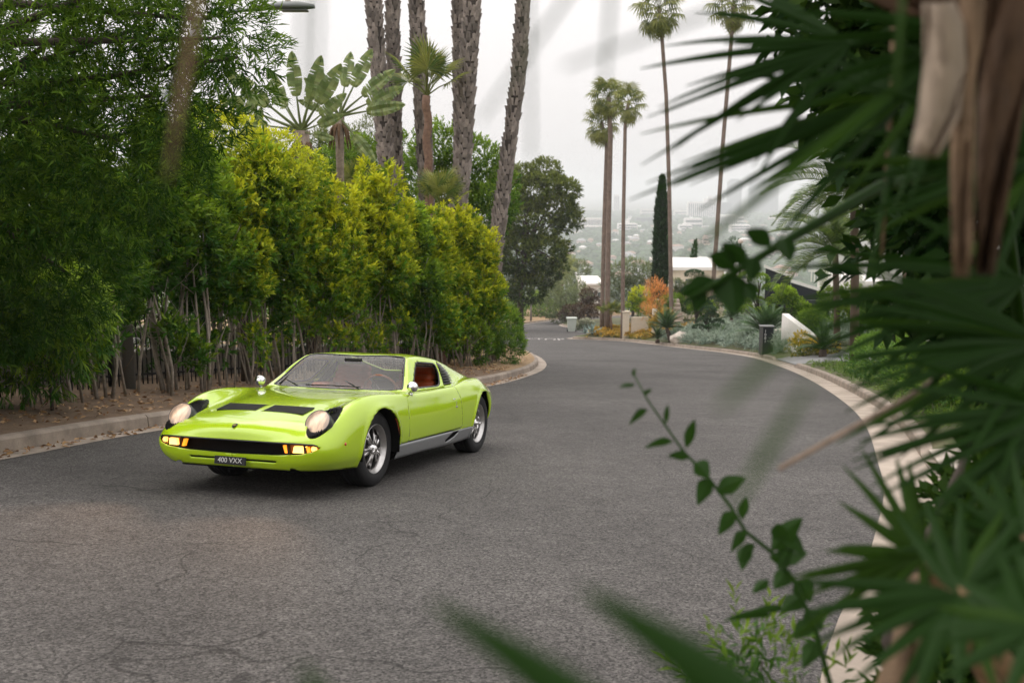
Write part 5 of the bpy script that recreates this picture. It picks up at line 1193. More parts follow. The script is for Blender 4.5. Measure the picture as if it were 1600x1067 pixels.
for z, w in ((.12, .46), (.5, .54), (1.45, .66)): vs += [(-w * .75, -w * .75, z), (w * .75, -w * .75, z), (w * .75, w * .75, z), (-w * .75, w * .75, z)]
mb.add(vs, [(i * 4 + k, i * 4 + (k + 1) % 4, i * 4 + 4 + (k + 1) % 4, i * 4 + 4 + k) for i in (0, 1) for k in range(4)] + [(3, 2, 1, 0)]); mb.build('bin_body', M_BIN, bn)
MB().box((0, 0, 1.5), (1.1, 1.1, .10), bev=.03).build('lid', M_BIN, bn)
for s in (-1, 1): MB().lathe([(.0001, .05), (.14, .05), (.14, -.05), (.0001, -.05)], 14, Matrix.Translation((s * .42, .4, .14)) @ Matrix.Rotation(R(90), 4, 'Y')).build('wheel', mat('bin_wheel', (.01, .01, .01), .7), bn)
# dark number pillar
pb_ = spot(1198, 553); npz = tag(empty('number_pillar', (pb_.x, pb_.y + .2, gr(pb_.x, pb_.y + .2) - .05), (0, 0, R(-4))), 'dark metal pillar mailbox with white vertical house number', 'mailbox'); k = pxm(pb_.y)
M_DARKM = mat('dark_blue_metal', (.012, .016, .022), .4, .2); W_, H_ = 20 * k, 45 * k
MB().box((0, 0, H_ / 2), (W_, .42, H_), bev=.012).build('pillar_body', M_DARKM, npz); MB().box((0, 0, H_ + .02), (W_ + .08, .50, .05), bev=.01).build('pillar_cap', mat('grey_metal', (.16, .16, .16), .4, .5), npz)
MB().box((-W_ / 2 + .05, -.214, H_ / 2), (.10, .012, H_ - .04)).build('edge_strip', mat('grey_metal', (.16, .16, .16), .4, .5), npz)
for i, ch in enumerate('1081'):
    o = link('numeral', text_mesh('numeral', ch, .19), mat('white_numeral', (.7, .7, .7), .6), npz); o.rotation_euler = (R(90), 0, 0); o.location = (-W_ * .14, -.214, H_ - .2 - i * .165)
# ------------------------------------------------ driveway, ramp wall, dark fence and garage
M_PAVE = mat('grey_pavers', (.20, .20, .20), .9, var=.2, scale=2, bump=.3, bscale=20)
kd = [p for p in K_RIGHT if 35.5 < p[1] < 43.0]
tag(strip('driveway', kd, [.10, 1, 3, 6, 10], lambda x, y, o: right_z(x, y) + .02, M_PAVE, -1), kind='structure')
M_PALEPAVE = mat('pale_paving', (.48, .42, .36), .9, var=.12, scale=1.5, bump=.2, bscale=30)
kd = [p for p in K_RIGHT if 8.1 < p[1] < 11.3]
tag(strip('paved_apron', kd, [.10, .8, 2, 3.5, 5], lambda x, y, o: right_z(x, y) + .02, M_PALEPAVE, -1), kind='structure')
def wall_px(name, pts, d0, d1, th, label, m, cat='wall', below=1.5):
    """upright slab whose top edge runs through two photo points at depths d0, d1"""
    a, b = at(*pts[0], d0), at(*pts[1], d1); n = Vector((-(b - a).y, (b - a).x, 0)).normalized() * th; za = gr(a.x, a.y) - below; zb = gr(b.x, b.y) - below
    vs = [(a.x, a.y, za), (b.x, b.y, zb), tuple(b), tuple(a)]; vs += [(v[0] + n.x, v[1] + n.y, v[2]) for v in vs]; o0 = Vector((a.x, a.y, za))
    mb = MB().add([Vector(v) - o0 for v in vs], [(0, 1, 2, 3), (7, 6, 5, 4), (0, 4, 5, 1), (1, 5, 6, 2), (2, 6, 7, 3), (3, 7, 4, 0)])
    return tag(mb.build(name, m, None, o0), label, cat)
wall_px('ramp_wall', [(1222, 490), (1266, 524)], 47, 43, .3, 'sloping white stucco wall beside the driveway', M_WHITE)
dh = empty('dark_house', base_at(1250, 60)); tag(dh, 'dark-panelled modern house with a white-edged roof behind the driveway', 'house'); w0 = Vector(dh.location); M_PANEL = mat('dark_panel', (.018, .022, .03), .35)
def pan(name, u0, v0, u1, v1, d, m, th=.2, dv=0):
    a, b = at(u0, v1, d) - w0, at(u1, v0, d) - w0; return MB().add([(a.x, 0, a.z), (b.x, 0, a.z + dv), (b.x, 0, b.z + dv), (a.x, 0, b.z), (a.x, th, a.z), (b.x, th, a.z + dv), (b.x, th, b.z + dv), (a.x, th, b.z)], [(0, 1, 2, 3), (7, 6, 5, 4), (0, 4, 5, 1), (1, 5, 6, 2), (2, 6, 7, 3), (3, 7, 4, 0)]).build(name, m, dh, (0, d - 60, 0))
pan('fence_panel', 1197, 418, 1236, 470, 59, M_PANEL, .1, -.6); pan('fence_panel', 1237, 442, 1290, 500, 58, M_PANEL, .1, -.6)
pan('top_rail', 1195, 414, 1238, 418.5, 58.9, M_WHITE, .2, -.6); pan('top_rail', 1238, 437, 1292, 442, 57.9, M_WHITE, .2, -.6)
pan('garage_door', 1262, 470, 1300, 530, 56, M_PANEL, .2); pan('garage_frame', 1300, 455, 1306, 530, 55.9, M_WHITE, .25); pan('wall', 1306, 478, 1420, 530, 57, M_WHITE, .3); pan('side_wall', 1340, 440, 1400, 480, 62, M_WHITE, 8)
for i in range(12): pan('baluster', 1268 + i * 5, 425, 1269.5 + i * 5, 441, 55, M_WHITE, .05)
pan('balcony_rail', 1264, 422, 1330, 425, 55, M_WHITE, .08)
# white-roofed houses beyond the garden
def flat_house(name, u0, v0, u1, v1, d, dep, label, roof_v, m=None, wins=4):
    a, b = at(u0, v1, d), at(u1, v0, d); w0_ = Vector((a.x, d, a.z)); W_ = b.x - a.x; H_ = b.z - a.z; hs = tag(empty(name, w0_), label, 'house')
    MB().box((W_ / 2, dep / 2, H_ / 2 - 1.5), (W_, dep, H_ + 3)).build('wall', m or M_WHITE, hs)
    MB().box((W_ / 2, dep / 2, H_ + .15), (W_ + .8, dep + .8, .3)).build('roof', M_WHITE, hs)
    for i in range(wins): MB().box((W_ * (i + .5) / wins, -.02, H_ * .35), (W_ / wins * .55, .06, H_ * .35)).build('window', mat('far_window', (.10, .12, .13), .2), hs)
    return hs
WH1 = flat_house('white_house', 1052, 422, 1132, 452, 98, 14, 'low white flat-roofed house behind the cloud-pruned trees', 0, M_CREAM, 5)
flat_house('white_house', 1120, 417, 1170, 440, 112, 10, 'second white roof slab stepping up behind the rightmost thin palm', 0, None, 3)
flat_house('white_house', 912, 446, 942, 470, 160, 14, 'far white house partly hidden by the reddish bush', 0, None, 3)
# tilted white roof plane facing the street
MB_ = MB(); a, b = at(1050, 448, 96), at(1135, 448, 96); c, e = at(1135, 424, 108), at(1050, 424, 108)
RS = MB_.add([tuple(v) for v in (a, b, c, e)] + [(v.x, v.y, v.z - .25) for v in (a, b, c, e)], [(0, 1, 2, 3), (7, 6, 5, 4), (0, 4, 5, 1), (1, 5, 6, 2), (2, 6, 7, 3), (3, 7, 4, 0)]).build('roof_slab', M_WHITE, WH1); RS.location = -Vector(WH1.location)
# garden steps beside the palm
st = empty('garden_steps', base_at(1052, 80)); tag(st, 'beige garden steps climbing beside the tall palm trunk', 'steps')
for i in range(7): MB().box((0, i * .45, .12 + i * .30), (2.0, .5, .30), bev=.02).build('step', mat('beige_step', (.40, .33, .27), .9, var=.1), st)
# slim garden lamp post and conifers
gl_ = tag(empty('garden_lamp', base_at(1156, 100)), 'slim black lamp post with a round head behind the feather palm', 'lamp post'); h = at(1156, 380, 100).z - gl_.location.z
MB().tube([(0, 0, -.2), (0, 0, h)], .09, 8).build('post', M_IRON, gl_); MB().lathe([(.0001, .45), (.2, .4), (.28, .2), (.2, 0), (.0001, 0)], 12, Matrix.Translation((0, 0, h))).build('lamp_globe', mat('lamp_globe', (.6, .5, .45), .3), gl_)
bush_r('far_conifer', [(1145, 395, 150, 1.4), (1150, 410, 150, 1.8), (1140, 415, 150, 1.6), (1147, 380, 150, .8)], 'dark hazy conifer left of the slim lamp post', M_CYPRESS, 800, 6, .3, .1, 64, 'tree', .2)
# ------------------------------------------------ feather palms behind the driveway
PIN = [feather_frond_mesh('feather_frond', 2.6, 46, .48, .03, .62, .50, .45, .12, s, .022) for s in (5, 6)]
def feather_palm(u, v, d, label, n, sc, tr, seed):
    c = at(u, v, d); gz = gr(c.x, c.y); t = tag(empty('feather_palm', (c.x, c.y, gz)), label, 'palm', 'feather palms on the right'); h = c.z - gz
    MB().tube([(.3, 0, -.2), (.2, 0, h * .4), (0, 0, h)], [tr * 1.2, tr, tr], 10).build('trunk', mat('feather_trunk', (.12, .085, .06), .95), t); rr = random.Random(seed)
    for i in range(n):
        o = link('frond', PIN[i % 2], M_PINN, t); el = -.55 + 1.75 * (i + .5) / n + rr.uniform(-.12, .12)
        o.rotation_euler = (Matrix.Rotation(i * 2.39996, 3, 'Z') @ Matrix.Rotation(-el, 3, 'Y') @ Matrix.Rotation(rr.uniform(-.5, .5), 3, 'X')).to_euler(); s = sc * rr.uniform(.85, 1.1); o.scale = (s, s, s); o.location = (0, 0, h)
feather_palm(1335, 300, 34, 'large feather palm with arching fronds above the driveway', 50, 1.25, .14, 1)
feather_palm(1305, 395, 42, 'smaller feather palm with drooping fronds left of the dark house', 38, 1.25, .13, 2)
feather_palm(1420, 330, 30, 'feather palm deep in shade behind the foreground leaves', 36, .9, .2, 3)
# yellow flowers by the drive, clipped hedges down the right kerb
def bush_on(name, x, y, lum, n, m, label, per=7, L=.05, W=.022, seed=1, cat='bush', **k): return tree(name, (x, y, gr(x, y)), lum, n, per, L, W, m, label, cat, .03, seed=seed, nb=3, **k)
g = random.Random(77)
p = spot(1268, 556); bush_on('yellow_flower_bush', p.x + .4, p.y + .6, ell(6, 0, 0, .35, .7, .4, .15, .35, .3, .3, g), 420, leaf_mat('yellow_flowering', (.80, .55, .02), (.13, .16, .03)), 'yellow-flowering clump at the driveway kerb end', 6, .12, .06, 91)
for i, (u, d, w, h, lab) in enumerate(((1330, 26, 1.1, 1.0, 'clipped bright green hedge bush nearest the yellow flowers'), (1372, 21.5, 1.0, 1.0, 'clipped bright green hedge bush halfway along the right kerb'), (1412, 18, .95, .95, 'clipped green hedge bush beside the leaning stick'), (1425, 15, .75, .75, 'low dark green bush beside the right kerb'), (1490, 19.5, 1.1, 1.2, 'green bush behind the kerb hedge at the right'))):
    x = (u - 800) / F_PX * d; x = max(x, float(np.interp(d, [p[1] for p in K_RIGHT[:200]], [p[0] for p in K_RIGHT[:200]])) + w + .25)
    bush_on('clipped_bush', x, d, ell(9, 0, 0, h * .55, w * .6, w * .8, h * .25, w * .5, w * .5, h * .42, g), 1700, leaf_mat('bright_clipped', (.20, .36, .03), (.045, .13, .02), trans=.35) if i < 3 else M_BROAD, lab, 7, .065, .03, 100 + i)
# cream gate pier and wall bits by the pavement
pz_ = empty('gate_pier', (7.0, 11.7, gr(7.0, 11.7))); tag(pz_, 'cream gate pier glimpsed between the blades at the right', 'pier')
MB().box((0, 0, .6), (.5, .5, 1.5), bev=.02).build('pier_block', M_WHITE, pz_); MB().box((0, 0, 1.4), (.62, .62, .10), bev=.02).build('pier_cap', M_WHITE, pz_)
lb = empty('letter_box', (6.75, 15.6, gr(6.75, 15.6))); tag(lb, 'small white letter box on a post among the clipped bushes', 'letter box')
MB().box((0, 0, 1.22), (.42, .28, .26), bev=.04).build('box', M_WHITE, lb); MB().tube([(0, 0, -.1), (0, 0, 1.1)], .04, 8).build('post', M_WHITE, lb)
# ================================================================== the basin below: terrain, trees, houses, towers, haze
YT = [-200, 0, 120, 170, 300, 600, 1000, 1500, 14000]; ZT = [26, -2.5, -17.5, -21, -46, -82, -104, -109, -112]
def terr(x, y): return np.interp(y, YT, ZT) - .0206 * np.clip(x, -60, 60) * (y < 170) - np.where((np.abs(x) < 45) & (y < 165), 1.5, 0)
M_TERR = mat('valley_ground', (.07, .085, .045), 1.0, col2=(.16, .14, .10), scale=.012, detail=8, coords='Object')
ys = np.concatenate([np.linspace(-200, 200, 41), np.geomspace(210, 14000, 64)]); xs = np.concatenate([-np.geomspace(60, 7000, 24)[::-1], np.linspace(-50, 50, 11), np.geomspace(60, 7000, 24)])
gx, gy = np.meshgrid(xs, ys); i_ = np.arange(gx.size).reshape(gx.shape)
tag(link('terrain', mesh_from('terrain', np.column_stack([gx.ravel(), gy.ravel(), terr(gx, gy).ravel()]), np.column_stack([i_[:-1, :-1].ravel(), i_[:-1, 1:].ravel(), i_[1:, 1:].ravel(), i_[1:, :-1].ravel()]), True), M_TERR), kind='structure')
# canopy of the plain: thousands of crowns, one mass
rg = np.random.default_rng(99); n = 16000; y = 900 * np.exp(rg.random(n) * math.log(5.8)); x = y * rg.uniform(-.02, .31, n); s = rg.uniform(4.0, 8.5, n) * (1 + .25 * (y > 2500))
import bmesh
bm = bmesh.new(); bmesh.ops.create_icosphere(bm, subdivisions=1, radius=1.0); bm.verts.ensure_lookup_table(); IV = np.array([v.co[:] for v in bm.verts]); IF = np.array([[v.index for v in f.verts] for f in bm.faces]); bm.free()
V = IV[None] * (s[:, None, None] * np.array([1.15, 1.15, .9])) * (1 + .22 * rg.normal(size=(n, len(IV), 1))) + np.column_stack([x, y, terr(x, y) + s * .5])[:, None]
Fz = (IF[None] + (np.arange(n) * len(IV))[:, None, None]).reshape(-1, 3)
tag(link('plain_trees', mesh_from('plain_trees', V.reshape(-1, 3), Fz, True), mat('plain_foliage', (.050, .080, .035), 1.0, isl=.5)), 'hazy mass of tree crowns covering the plain', 'trees', kind='stuff')
# nearer slope trees
n = 420; y = rg.uniform(230, 900, n); x = y * rg.uniform(.0, .32, n); s = rg.uniform(3.0, 5.5, n); P_ = []; 
Pn = np.repeat(np.column_stack([x, y, terr(x, y) + s * .9]), 60, 0) + unit(rg.normal(size=(n * 60, 3))) * np.repeat(s, 60)[:, None] * np.array([1, 1, .9]) * rg.uniform(.6, 1.0, (n * 60, 1))
tag(link('slope_trees', shoots(Pn, rg.normal(size=Pn.shape) + [0, 0, .6], 3, 1.3, .6, rg.random(len(Pn)), ln=.6, name='slope_trees'), M_OLIVE), 'scrub and trees covering the slope below the street', 'trees', kind='stuff')
# houses on the plain
M_HW = [mat('house_white', (.75, .70, .66), .9), mat('house_cream', (.62, .54, .46), .9), mat('house_pink', (.60, .48, .43), .9)]; M_HR = [mat('roof_clay', (.34, .22, .17), .9), mat('roof_grey', (.34, .33, .33), .9), mat('roof_white', (.70, .68, .66), .9)]
def house_mesh(w, d, h, hip):
    a = MB().box((0, 0, h / 2 - 2), (w, d, h + 4)).mesh('wall'); e = .8
    b = MB().add([(-w/2-e, -d/2-e, h), (w/2+e, -d/2-e, h), (w/2+e, d/2+e, h), (-w/2-e, d/2+e, h), (-w/4, 0, h + hip), (w/4, 0, h + hip)], [(0, 1, 5, 4), (1, 2, 5), (2, 3, 4, 5), (3, 0, 4), (3, 2, 1, 0)]).mesh('roof'); return a, b
HM = [house_mesh(16, 11, 7, 3), house_mesh(22, 12, 8, 2.5), house_mesh(13, 12, 9, 3.5)]; rr = random.Random(17)
for i in range(110):
    yv = 1050 * math.exp(rr.random() * math.log(3.6)); u = rr.uniform(862, 1235); xv = (u - 800) / F_PX * yv; k = rr.randrange(3)
    t = empty('far_house', (xv, yv, float(terr(xv, yv)) + 4.0), (0, 0, rr.uniform(-.7, .7))); sc = rr.uniform(.7, 1.2); t.scale = (sc, sc, sc)
    wi, ri = rr.randrange(3), rr.randrange(3)
    tag(t, 'small ' + ('white', 'cream', 'pinkish')[wi] + ' house with a ' + ('clay', 'grey', 'white')[ri] + ' roof on the hazy plain', 'house', 'pale houses on the hazy plain')
    for nm, me, mm in (('wall', HM[k][0], M_HW[wi]), ('roof', HM[k][1], M_HR[ri])):
        o = link(nm, me, None, t)
        if len(me.materials) == 0: me.materials.append(mm)
        o.material_slots[0].link = 'OBJECT'; o.material_slots[0].material = mm
# large buildings, windows built as bands or bays
M_GL = mat('office_glass', (.07, .08, .09), .3); M_T = [mat('office_white', (.80, .76, .73), .8), mat('office_beige', (.66, .60, .55), .8), mat('office_grey', (.10, .11, .125), .6), mat('office_dark', (.16, .18, .20), .5)]
def block(u0, u1, v0, v1, d, label, m, bays=10, floors=1, dep=40, mode='v', steps=()):
    a, b = at(u0, v1, d), at(u1, v0, d); gz = float(terr(a.x, d)); W_ = b.x - a.x; H_ = b.z - gz; t = tag(empty('office_building', (a.x, d, gz)), label, 'building', 'large buildings of the far city')
    MB().box((W_ / 2, dep / 2, H_ / 2), (W_, dep, H_)).build('wall', m, t)
    MB().box((W_ / 2, dep / 2, H_ + 1.0), (W_ * .94, dep * .9, 2.0)).build('roof', m, t)
    lo = max(4, a.z - gz)
    if mode == 'v':
        for i in range(bays): MB().box((W_ * (i + .5) / bays, -.15, (H_ + lo) / 2 - 1), (W_ / bays * .5, .5, (H_ - lo) * .86)).build('window', M_GL, t)
    else:
        for i in range(floors): MB().box((W_ / 2, -.15, lo + (H_ - lo) * (i + .5) / floors), (W_ * .92, .5, (H_ - lo) / floors * .45)).build('window', M_GL, t)
    for (f0, f1, hh) in steps: MB().box((W_ * (f0 + f1) / 2, dep / 2, H_ + hh / 2), (W_ * (f1 - f0), dep * .5, hh)).build('roof_block', m, t)
    return t
block(1135, 1155, 284, 335, 5200, 'tall hazy tower with chamfered top right of the white hotel', M_T[2], 8, dep=50, steps=((.1, .9, 8), (.22, .78, 14)))
block(1169, 1192, 279, 340, 5000, 'widest hazy tower at the right edge of the skyline', M_T[2], 9, dep=50)
block(1192, 1212, 283, 340, 5100, 'hazy tower half hidden behind the feather palm', M_T[2], 8, dep=50)
block(1073, 1118, 316, 349, 3900, 'broad white hotel block with tall window bays on the skyline', M_T[0], 14, dep=35, steps=((.55, .95, 14), (.68, .82, 24)))
block(1118, 1140, 317, 345, 4300, 'dark grey slab building right of the white hotel', M_T[3], 6, dep=40)
block(1069, 1096, 342, 356, 2800, 'square white building below the hotel', M_T[0], 2, 2, 30, 'h')
block(1060, 1080, 352, 360, 2600, 'low stepped white building left of the square one', M_T[0], 2, 2, 24, 'h', ((.3, .7, 6),))
block(1121, 1150, 337, 352, 3000, 'white office with tall dark bays below the dark slab', M_T[0], 9, dep=40)
block(1150, 1160, 339, 352, 3050, 'plain white end wing beside the bayed office', M_T[0], 2, 2, 40, 'h')
block(908, 940, 342, 354, 2900, 'long white office with columns at the left of the plain', M_T[1], 14, dep=40)
block(905, 945, 354, 366, 2700, 'low pale block under the long white office', M_T[1], 10, 2, 40, 'h')
block(965, 995, 350, 362, 2600, 'pale stepped building behind the third thin palm', M_T[0], 6, 3, 30, 'h', ((.35, .6, 9),))
block(993, 1026, 341, 352, 3300, 'grey banded office left of the cypress', M_T[2], 6, 3, 40, 'h')
block(1000, 1026, 328, 336, 4400, 'faint long building on the horizon left of the cypress', M_T[1], 8, 2, 40, 'h')
block(1052, 1072, 330, 340, 4200, 'faint low building right of the cypress on the horizon', M_T[1], 6, 2, 40, 'h')
block(958, 966, 305, 340, 5200, 'faint slim tower between the thin palms', M_T[1], 3, dep=25)
block(1098, 1106, 372, 398, 1900, 'small pink church tower among the trees of the plain', mat('pink_stucco', (.68, .52, .47), .9), 2, 3, 14, 'h', ((.2, .8, 5),))
block(1140, 1170, 352, 360, 2500, 'low white block at the right of the plain', M_T[0], 5, 2, 30, 'h')
# haze: one even box of air round everything
hz = MB().box((0, 7000, -15), (16000, 16000, 215)).build('haze', None); hm_ = bpy.data.materials.new('haze_air'); hm_.use_nodes = True; nt = hm_.node_tree; nt.nodes.remove(nt.nodes['Principled BSDF'])
pv_ = nt.nodes.new('ShaderNodeVolumePrincipled'); pv_.inputs['Color'].default_value = (.90, .93, .96, 1); pv_.inputs['Density'].default_value = .00027; pv_.inputs['Anisotropy'].default_value = 0.1
nt.links.new(pv_.outputs[0], nt.nodes['Material Output'].inputs['Volume']); hz.data.materials.append(hm_); hz['kind'] = 'stuff'; hz['label'] = 'pale haze lying over the whole valley'; hz['category'] = 'haze'
# ================================================================== foreground plants round the camera
M_BLADE = leaf_mat('shaded_palm_blade', (.026, .075, .008), (.009, .034, .005), trans=.3, attr=False, rough=.55, spec=.18)  # base colour lowered to put in shade the canopy leaves out
M_BLADE_L = leaf_mat('light_palm_blade', (.050, .115, .008), (.018, .055, .006), trans=.38, attr=False, rough=.55, spec=.18)
M_FORE = leaf_mat('shade_leaf', (.06, .12, .012), (.010, .036, .006), trans=.3, rough=.6, spec=.12)
M_VINE = leaf_mat('vine_leaf', (.045, .12, .011), (.009, .038, .007), trans=.35, attr=False, rough=.5, spec=.2)
M_STRAWB = mat('dry_sheath_tan', (.20, .13, .078), .9, var=.4, scale=18, bump=.4, bscale=40); M_PALESH = mat('dry_sheath_pale', (.33, .26, .195), .9, var=.25, scale=10, bump=.3, bscale=30)
def blade_mesh(a, b, w, sag=.06, fold=.3, n=8, roll=0.0, shape=.35):
    """pointed folded ribbon from a to b (world), w metres wide at its widest"""
    a, b = Vector(a), Vector(b); L = (b - a).length; V = []; Fs = []
    view = (a.lerp(b, .5) - Vector((0, 0, CAM_Z))).normalized(); t0 = (b - a).normalized(); sd = t0.cross(view)
    sd = sd.normalized() if sd.length > .05 else t0.cross(Vector((0, 0, 1))).normalized(); nn = sd.cross(t0); sd = (sd * math.cos(roll) + nn * math.sin(roll)).normalized(); nn = sd.cross(t0)
    for i in range(n + 1):
        t = i / n; p = a.lerp(b, t) + Vector((0, 0, 1)) * sag * L * (4 * t * (1 - t)) ; ww = w * (min(1, t / shape) ** .5 if t < shape else ((1 - t) / (1 - shape)) ** .75) * .5 + .0006
        V += [p - sd * ww + nn * ww * fold, p, p + sd * ww + nn * ww * fold]
    for i in range(n): k = i * 3; Fs += [[k, k + 1, k + 4, k + 3], [k + 1, k + 2, k + 5, k + 4]]
    return [tuple(v) for v in V], Fs
def world_child(name, V, Fs, m, parent, smooth=False):
    """mesh given in world coordinates, parented to a thing that only has a location"""
    o = link(name, mesh_from(name, V, Fs, smooth), m); o.parent = parent; o.matrix_parent_inverse = Matrix.Identity(4)
    inv = Vector((0, 0, 0)); p = parent
    while p is not None: inv -= Vector(p.location); p = p.parent
    o.location = inv; return o
def palm_thing(name, base, label, cat='palm', group=None): return tag(empty(name, base), label, cat, group)
def fan(plant, hub, tips, w, m, petiole_from=None, sag=.05, seed=1, stalk=None, pr=.012):
    """one fan frond: petiole mesh (the frond) with its blades as pieces"""
    rr = random.Random(seed); K_ = .80; w = w * K_ * .80; tips = tips + [((tips[q_][0] + tips[q_ + 1][0]) / 2 + rr.uniform(-25, 25), (tips[q_][1] + tips[q_ + 1][1]) / 2 + rr.uniform(-25, 25), (tips[q_][2] + tips[q_ + 1][2]) / 2) for q_ in range(len(tips) - 1)]; hub = (hub[0], hub[1], hub[2] * K_); tips = [(a_, b_, c_ * K_) for a_, b_, c_ in tips]; h = at(*hub); b = Vector(petiole_from) if petiole_from else h + Vector((.3, .1, -.3)); mid = h.lerp(b, .5) + Vector((0, 0, .08)); mb = MB().tube([b, mid, h], [pr * 1.3, pr, pr * .7], 7)
    f = world_child('frond', mb.v, mb.f, stalk or m, plant, True)
    for (u, v, d) in tips:
        V, Fs = blade_mesh(h, at(u, v, d), w * rr.uniform(.8, 1.15), sag * rr.uniform(.2, 1.3), .3, 8, rr.uniform(-.6, .6)); world_child('blade', V, Fs, M_BLADE_L if (m is M_BLADE and rr.random() < .10) else m, f)
    return f
def ground_r(x, y): return (x, y, gr(x, y))
# --- tall fan palm whose blades cross the sky
pa = palm_thing('fan_palm', ground_r(1.75, 2.1), 'dark fan palm at the right whose long blades cross the sky', 'palm')
pb3 = Vector(pa.location) + Vector((0, 0, 2.0)); MB().tube([(0, 0, -.1), (.02, 0, 1.0), (0, 0, 2.05)], [.13, .12, .12], 10).build('trunk', mat('fibrous_trunk', (.21, .11, .07), .95), pa)
fan(pa, (1330, 70, 1.7), [(1003, 107, 1.75), (1010, 184, 1.7), (1036, 73, 1.85), (1002, 258, 1.6), (1046, 240, 1.6), (1085, 20, 1.9), (1120, -40, 1.9), (1150, 190, 1.55), (1180, 280, 1.5)], .017, M_BLADE, pb3, .03, 2)
fan(pa, (1420, 150, 1.6), [(982, 313, 1.55), (1064, 256, 1.6), (1050, 292, 1.6), (1090, 330, 1.5), (1360, 420, 1.4), (1000, 210, 1.7), (1230, 30, 1.8), (1180, 90, 1.8)], .019, M_BLADE, pb3, .02, 3)
fan(pa, (1520, 60, 1.5), [(1240, 20, 1.6), (1230, 150, 1.5), (1260, 240, 1.5), (1330, 300, 1.45), (1420, 320, 1.4), (1300, -20, 1.7), (1500, 330, 1.4), (1360, 200, 1.5), (1600, 300, 1.4)], .026, M_BLADE, pb3, .03, 4)
fan(pa, (1640, 240, 1.4), [(1330, 210, 1.5), (1300, 290, 1.5), (1350, 350, 1.4), (1420, 400, 1.4), (1330, 130, 1.5), (1500, 420, 1.35), (1600, 470, 1.3), (1400, 60, 1.5), (1480, 10, 1.5)], .026, M_BLADE, pb3, .03, 14)
# near translucent blade slanting across
fan(pa, (1400, 140, .8), [(1065, 405, .80)], .012, M_BLADE_L, tuple(at(1420, -60, 1.0)), .0, 5, None, .003)
# --- second palm: level blades in front of the clipped hedges
pc = palm_thing('fan_palm', ground_r(2.05, 2.6), 'dark fan palm at the right with level blades before the clipped bushes', 'palm')
pcb = Vector(pc.location) + Vector((0, 0, 1.2)); MB().tube([(0, 0, -.1), (.02, 0, .6), (0, 0, 1.25)], [.13, .12, .12], 10).build('trunk', mat('fibrous_trunk', (.21, .11, .07), .95), pc)
fan(pc, (1600, 440, 1.7), [(1215, 420, 1.7), (1239, 484, 1.7), (1262, 520, 1.65), (1275, 572, 1.6), (1250, 390, 1.8), (1330, 610, 1.6), (1420, 650, 1.6), (1380, 320, 1.75)], .023, M_BLADE, pcb, .04, 6)
fan(pc, (1640, 540, 1.6), [(1290, 500, 1.6), (1310, 560, 1.6), (1330, 610, 1.55), (1306, 693, 1.5), (1400, 720, 1.5), (1300, 450, 1.65), (1360, 420, 1.65), (1480, 740, 1.45), (1560, 760, 1.4), (1275, 470, 1.65)], .023, M_BLADE, pcb, .04, 7)
fan(pc, (1660, 640, 1.5), [(1370, 600, 1.5), (1340, 690, 1.5), (1360, 760, 1.45), (1420, 820, 1.4), (1500, 860, 1.4), (1400, 560, 1.5), (1580, 880, 1.35), (1330, 720, 1.5)], .023, M_BLADE, pcb, .03, 8)
# --- low palm with its hub beside the kerb
pl_ = palm_thing('low_fan_palm', ground_r(1.15, 1.75), 'low fan palm beside the right kerb with star-like blades', 'palm')
plb = Vector(pl_.location); M_PET = mat('dry_petiole', (.20, .125, .065), .85, var=.3, scale=20)
fan(pl_, (1442, 872, 1.45), [(1316, 726, 1.5), (1308, 853, 1.5), (1303, 912, 1.45), (1232, 902, 1.45), (1225, 1008, 1.35), (1345, 700, 1.55), (1500, 740, 1.5), (1560, 800, 1.5), (1600, 860, 1.45), (1580, 930, 1.4), (1330, 980, 1.35), (1420, 720, 1.55)], .023, M_BLADE_L, (plb.x, plb.y, plb.z + .02), .03, 9, M_PET, .016)
fan(pl_, (1500, 930, 1.25), [(1240, 910, 1.3), (1260, 1010, 1.2), (1330, 1067, 1.15), (1420, 1110, 1.1), (1560, 1090, 1.1), (1650, 1000, 1.15), (1640, 900, 1.25), (1600, 800, 1.3), (1500, 780, 1.35), (1400, 800, 1.35)], .025, M_BLADE, (plb.x + .1, plb.y, plb.z + .02), .03, 10, M_PET, .016)
fan(pl_, (1600, 850, 1.3), [(1450, 800, 1.35), (1440, 900, 1.3), (1470, 1000, 1.2), (1560, 1040, 1.15), (1500, 740, 1.4), (1580, 700, 1.4), (1400, 860, 1.35), (1640, 1060, 1.1)], .026, M_BLADE, (plb.x + .2, plb.y + .1, plb.z + .02), .03, 11, M_PET, .016)
fan(pl_, (1620, 980, 1.0), [(1480, 900, 1.1), (1450, 980, 1.05), (1470, 1060, 1.0), (1560, 860, 1.1), (1640, 830, 1.1), (1560, 1120, .9)], .026, M_BLADE, (plb.x + .3, plb.y - .1, plb.z + .02), .03, 12, M_PET, .014)
# dry hanging petioles of that palm
mb = MB()
for i in range(6):
    a = at(1440 - i * 7, 900, 1.45 - .02 * i); b = at(1400 - i * 9 + (i % 3) * 16, 1110, 1.2 - .02 * i); mb.tube([a, a.lerp(b, .5) + Vector((.01, 0, 0)), b], [.006, .011, .013], 6)
world_child('dry_petioles', mb.v, mb.f, M_STRAWB, pl_, True)
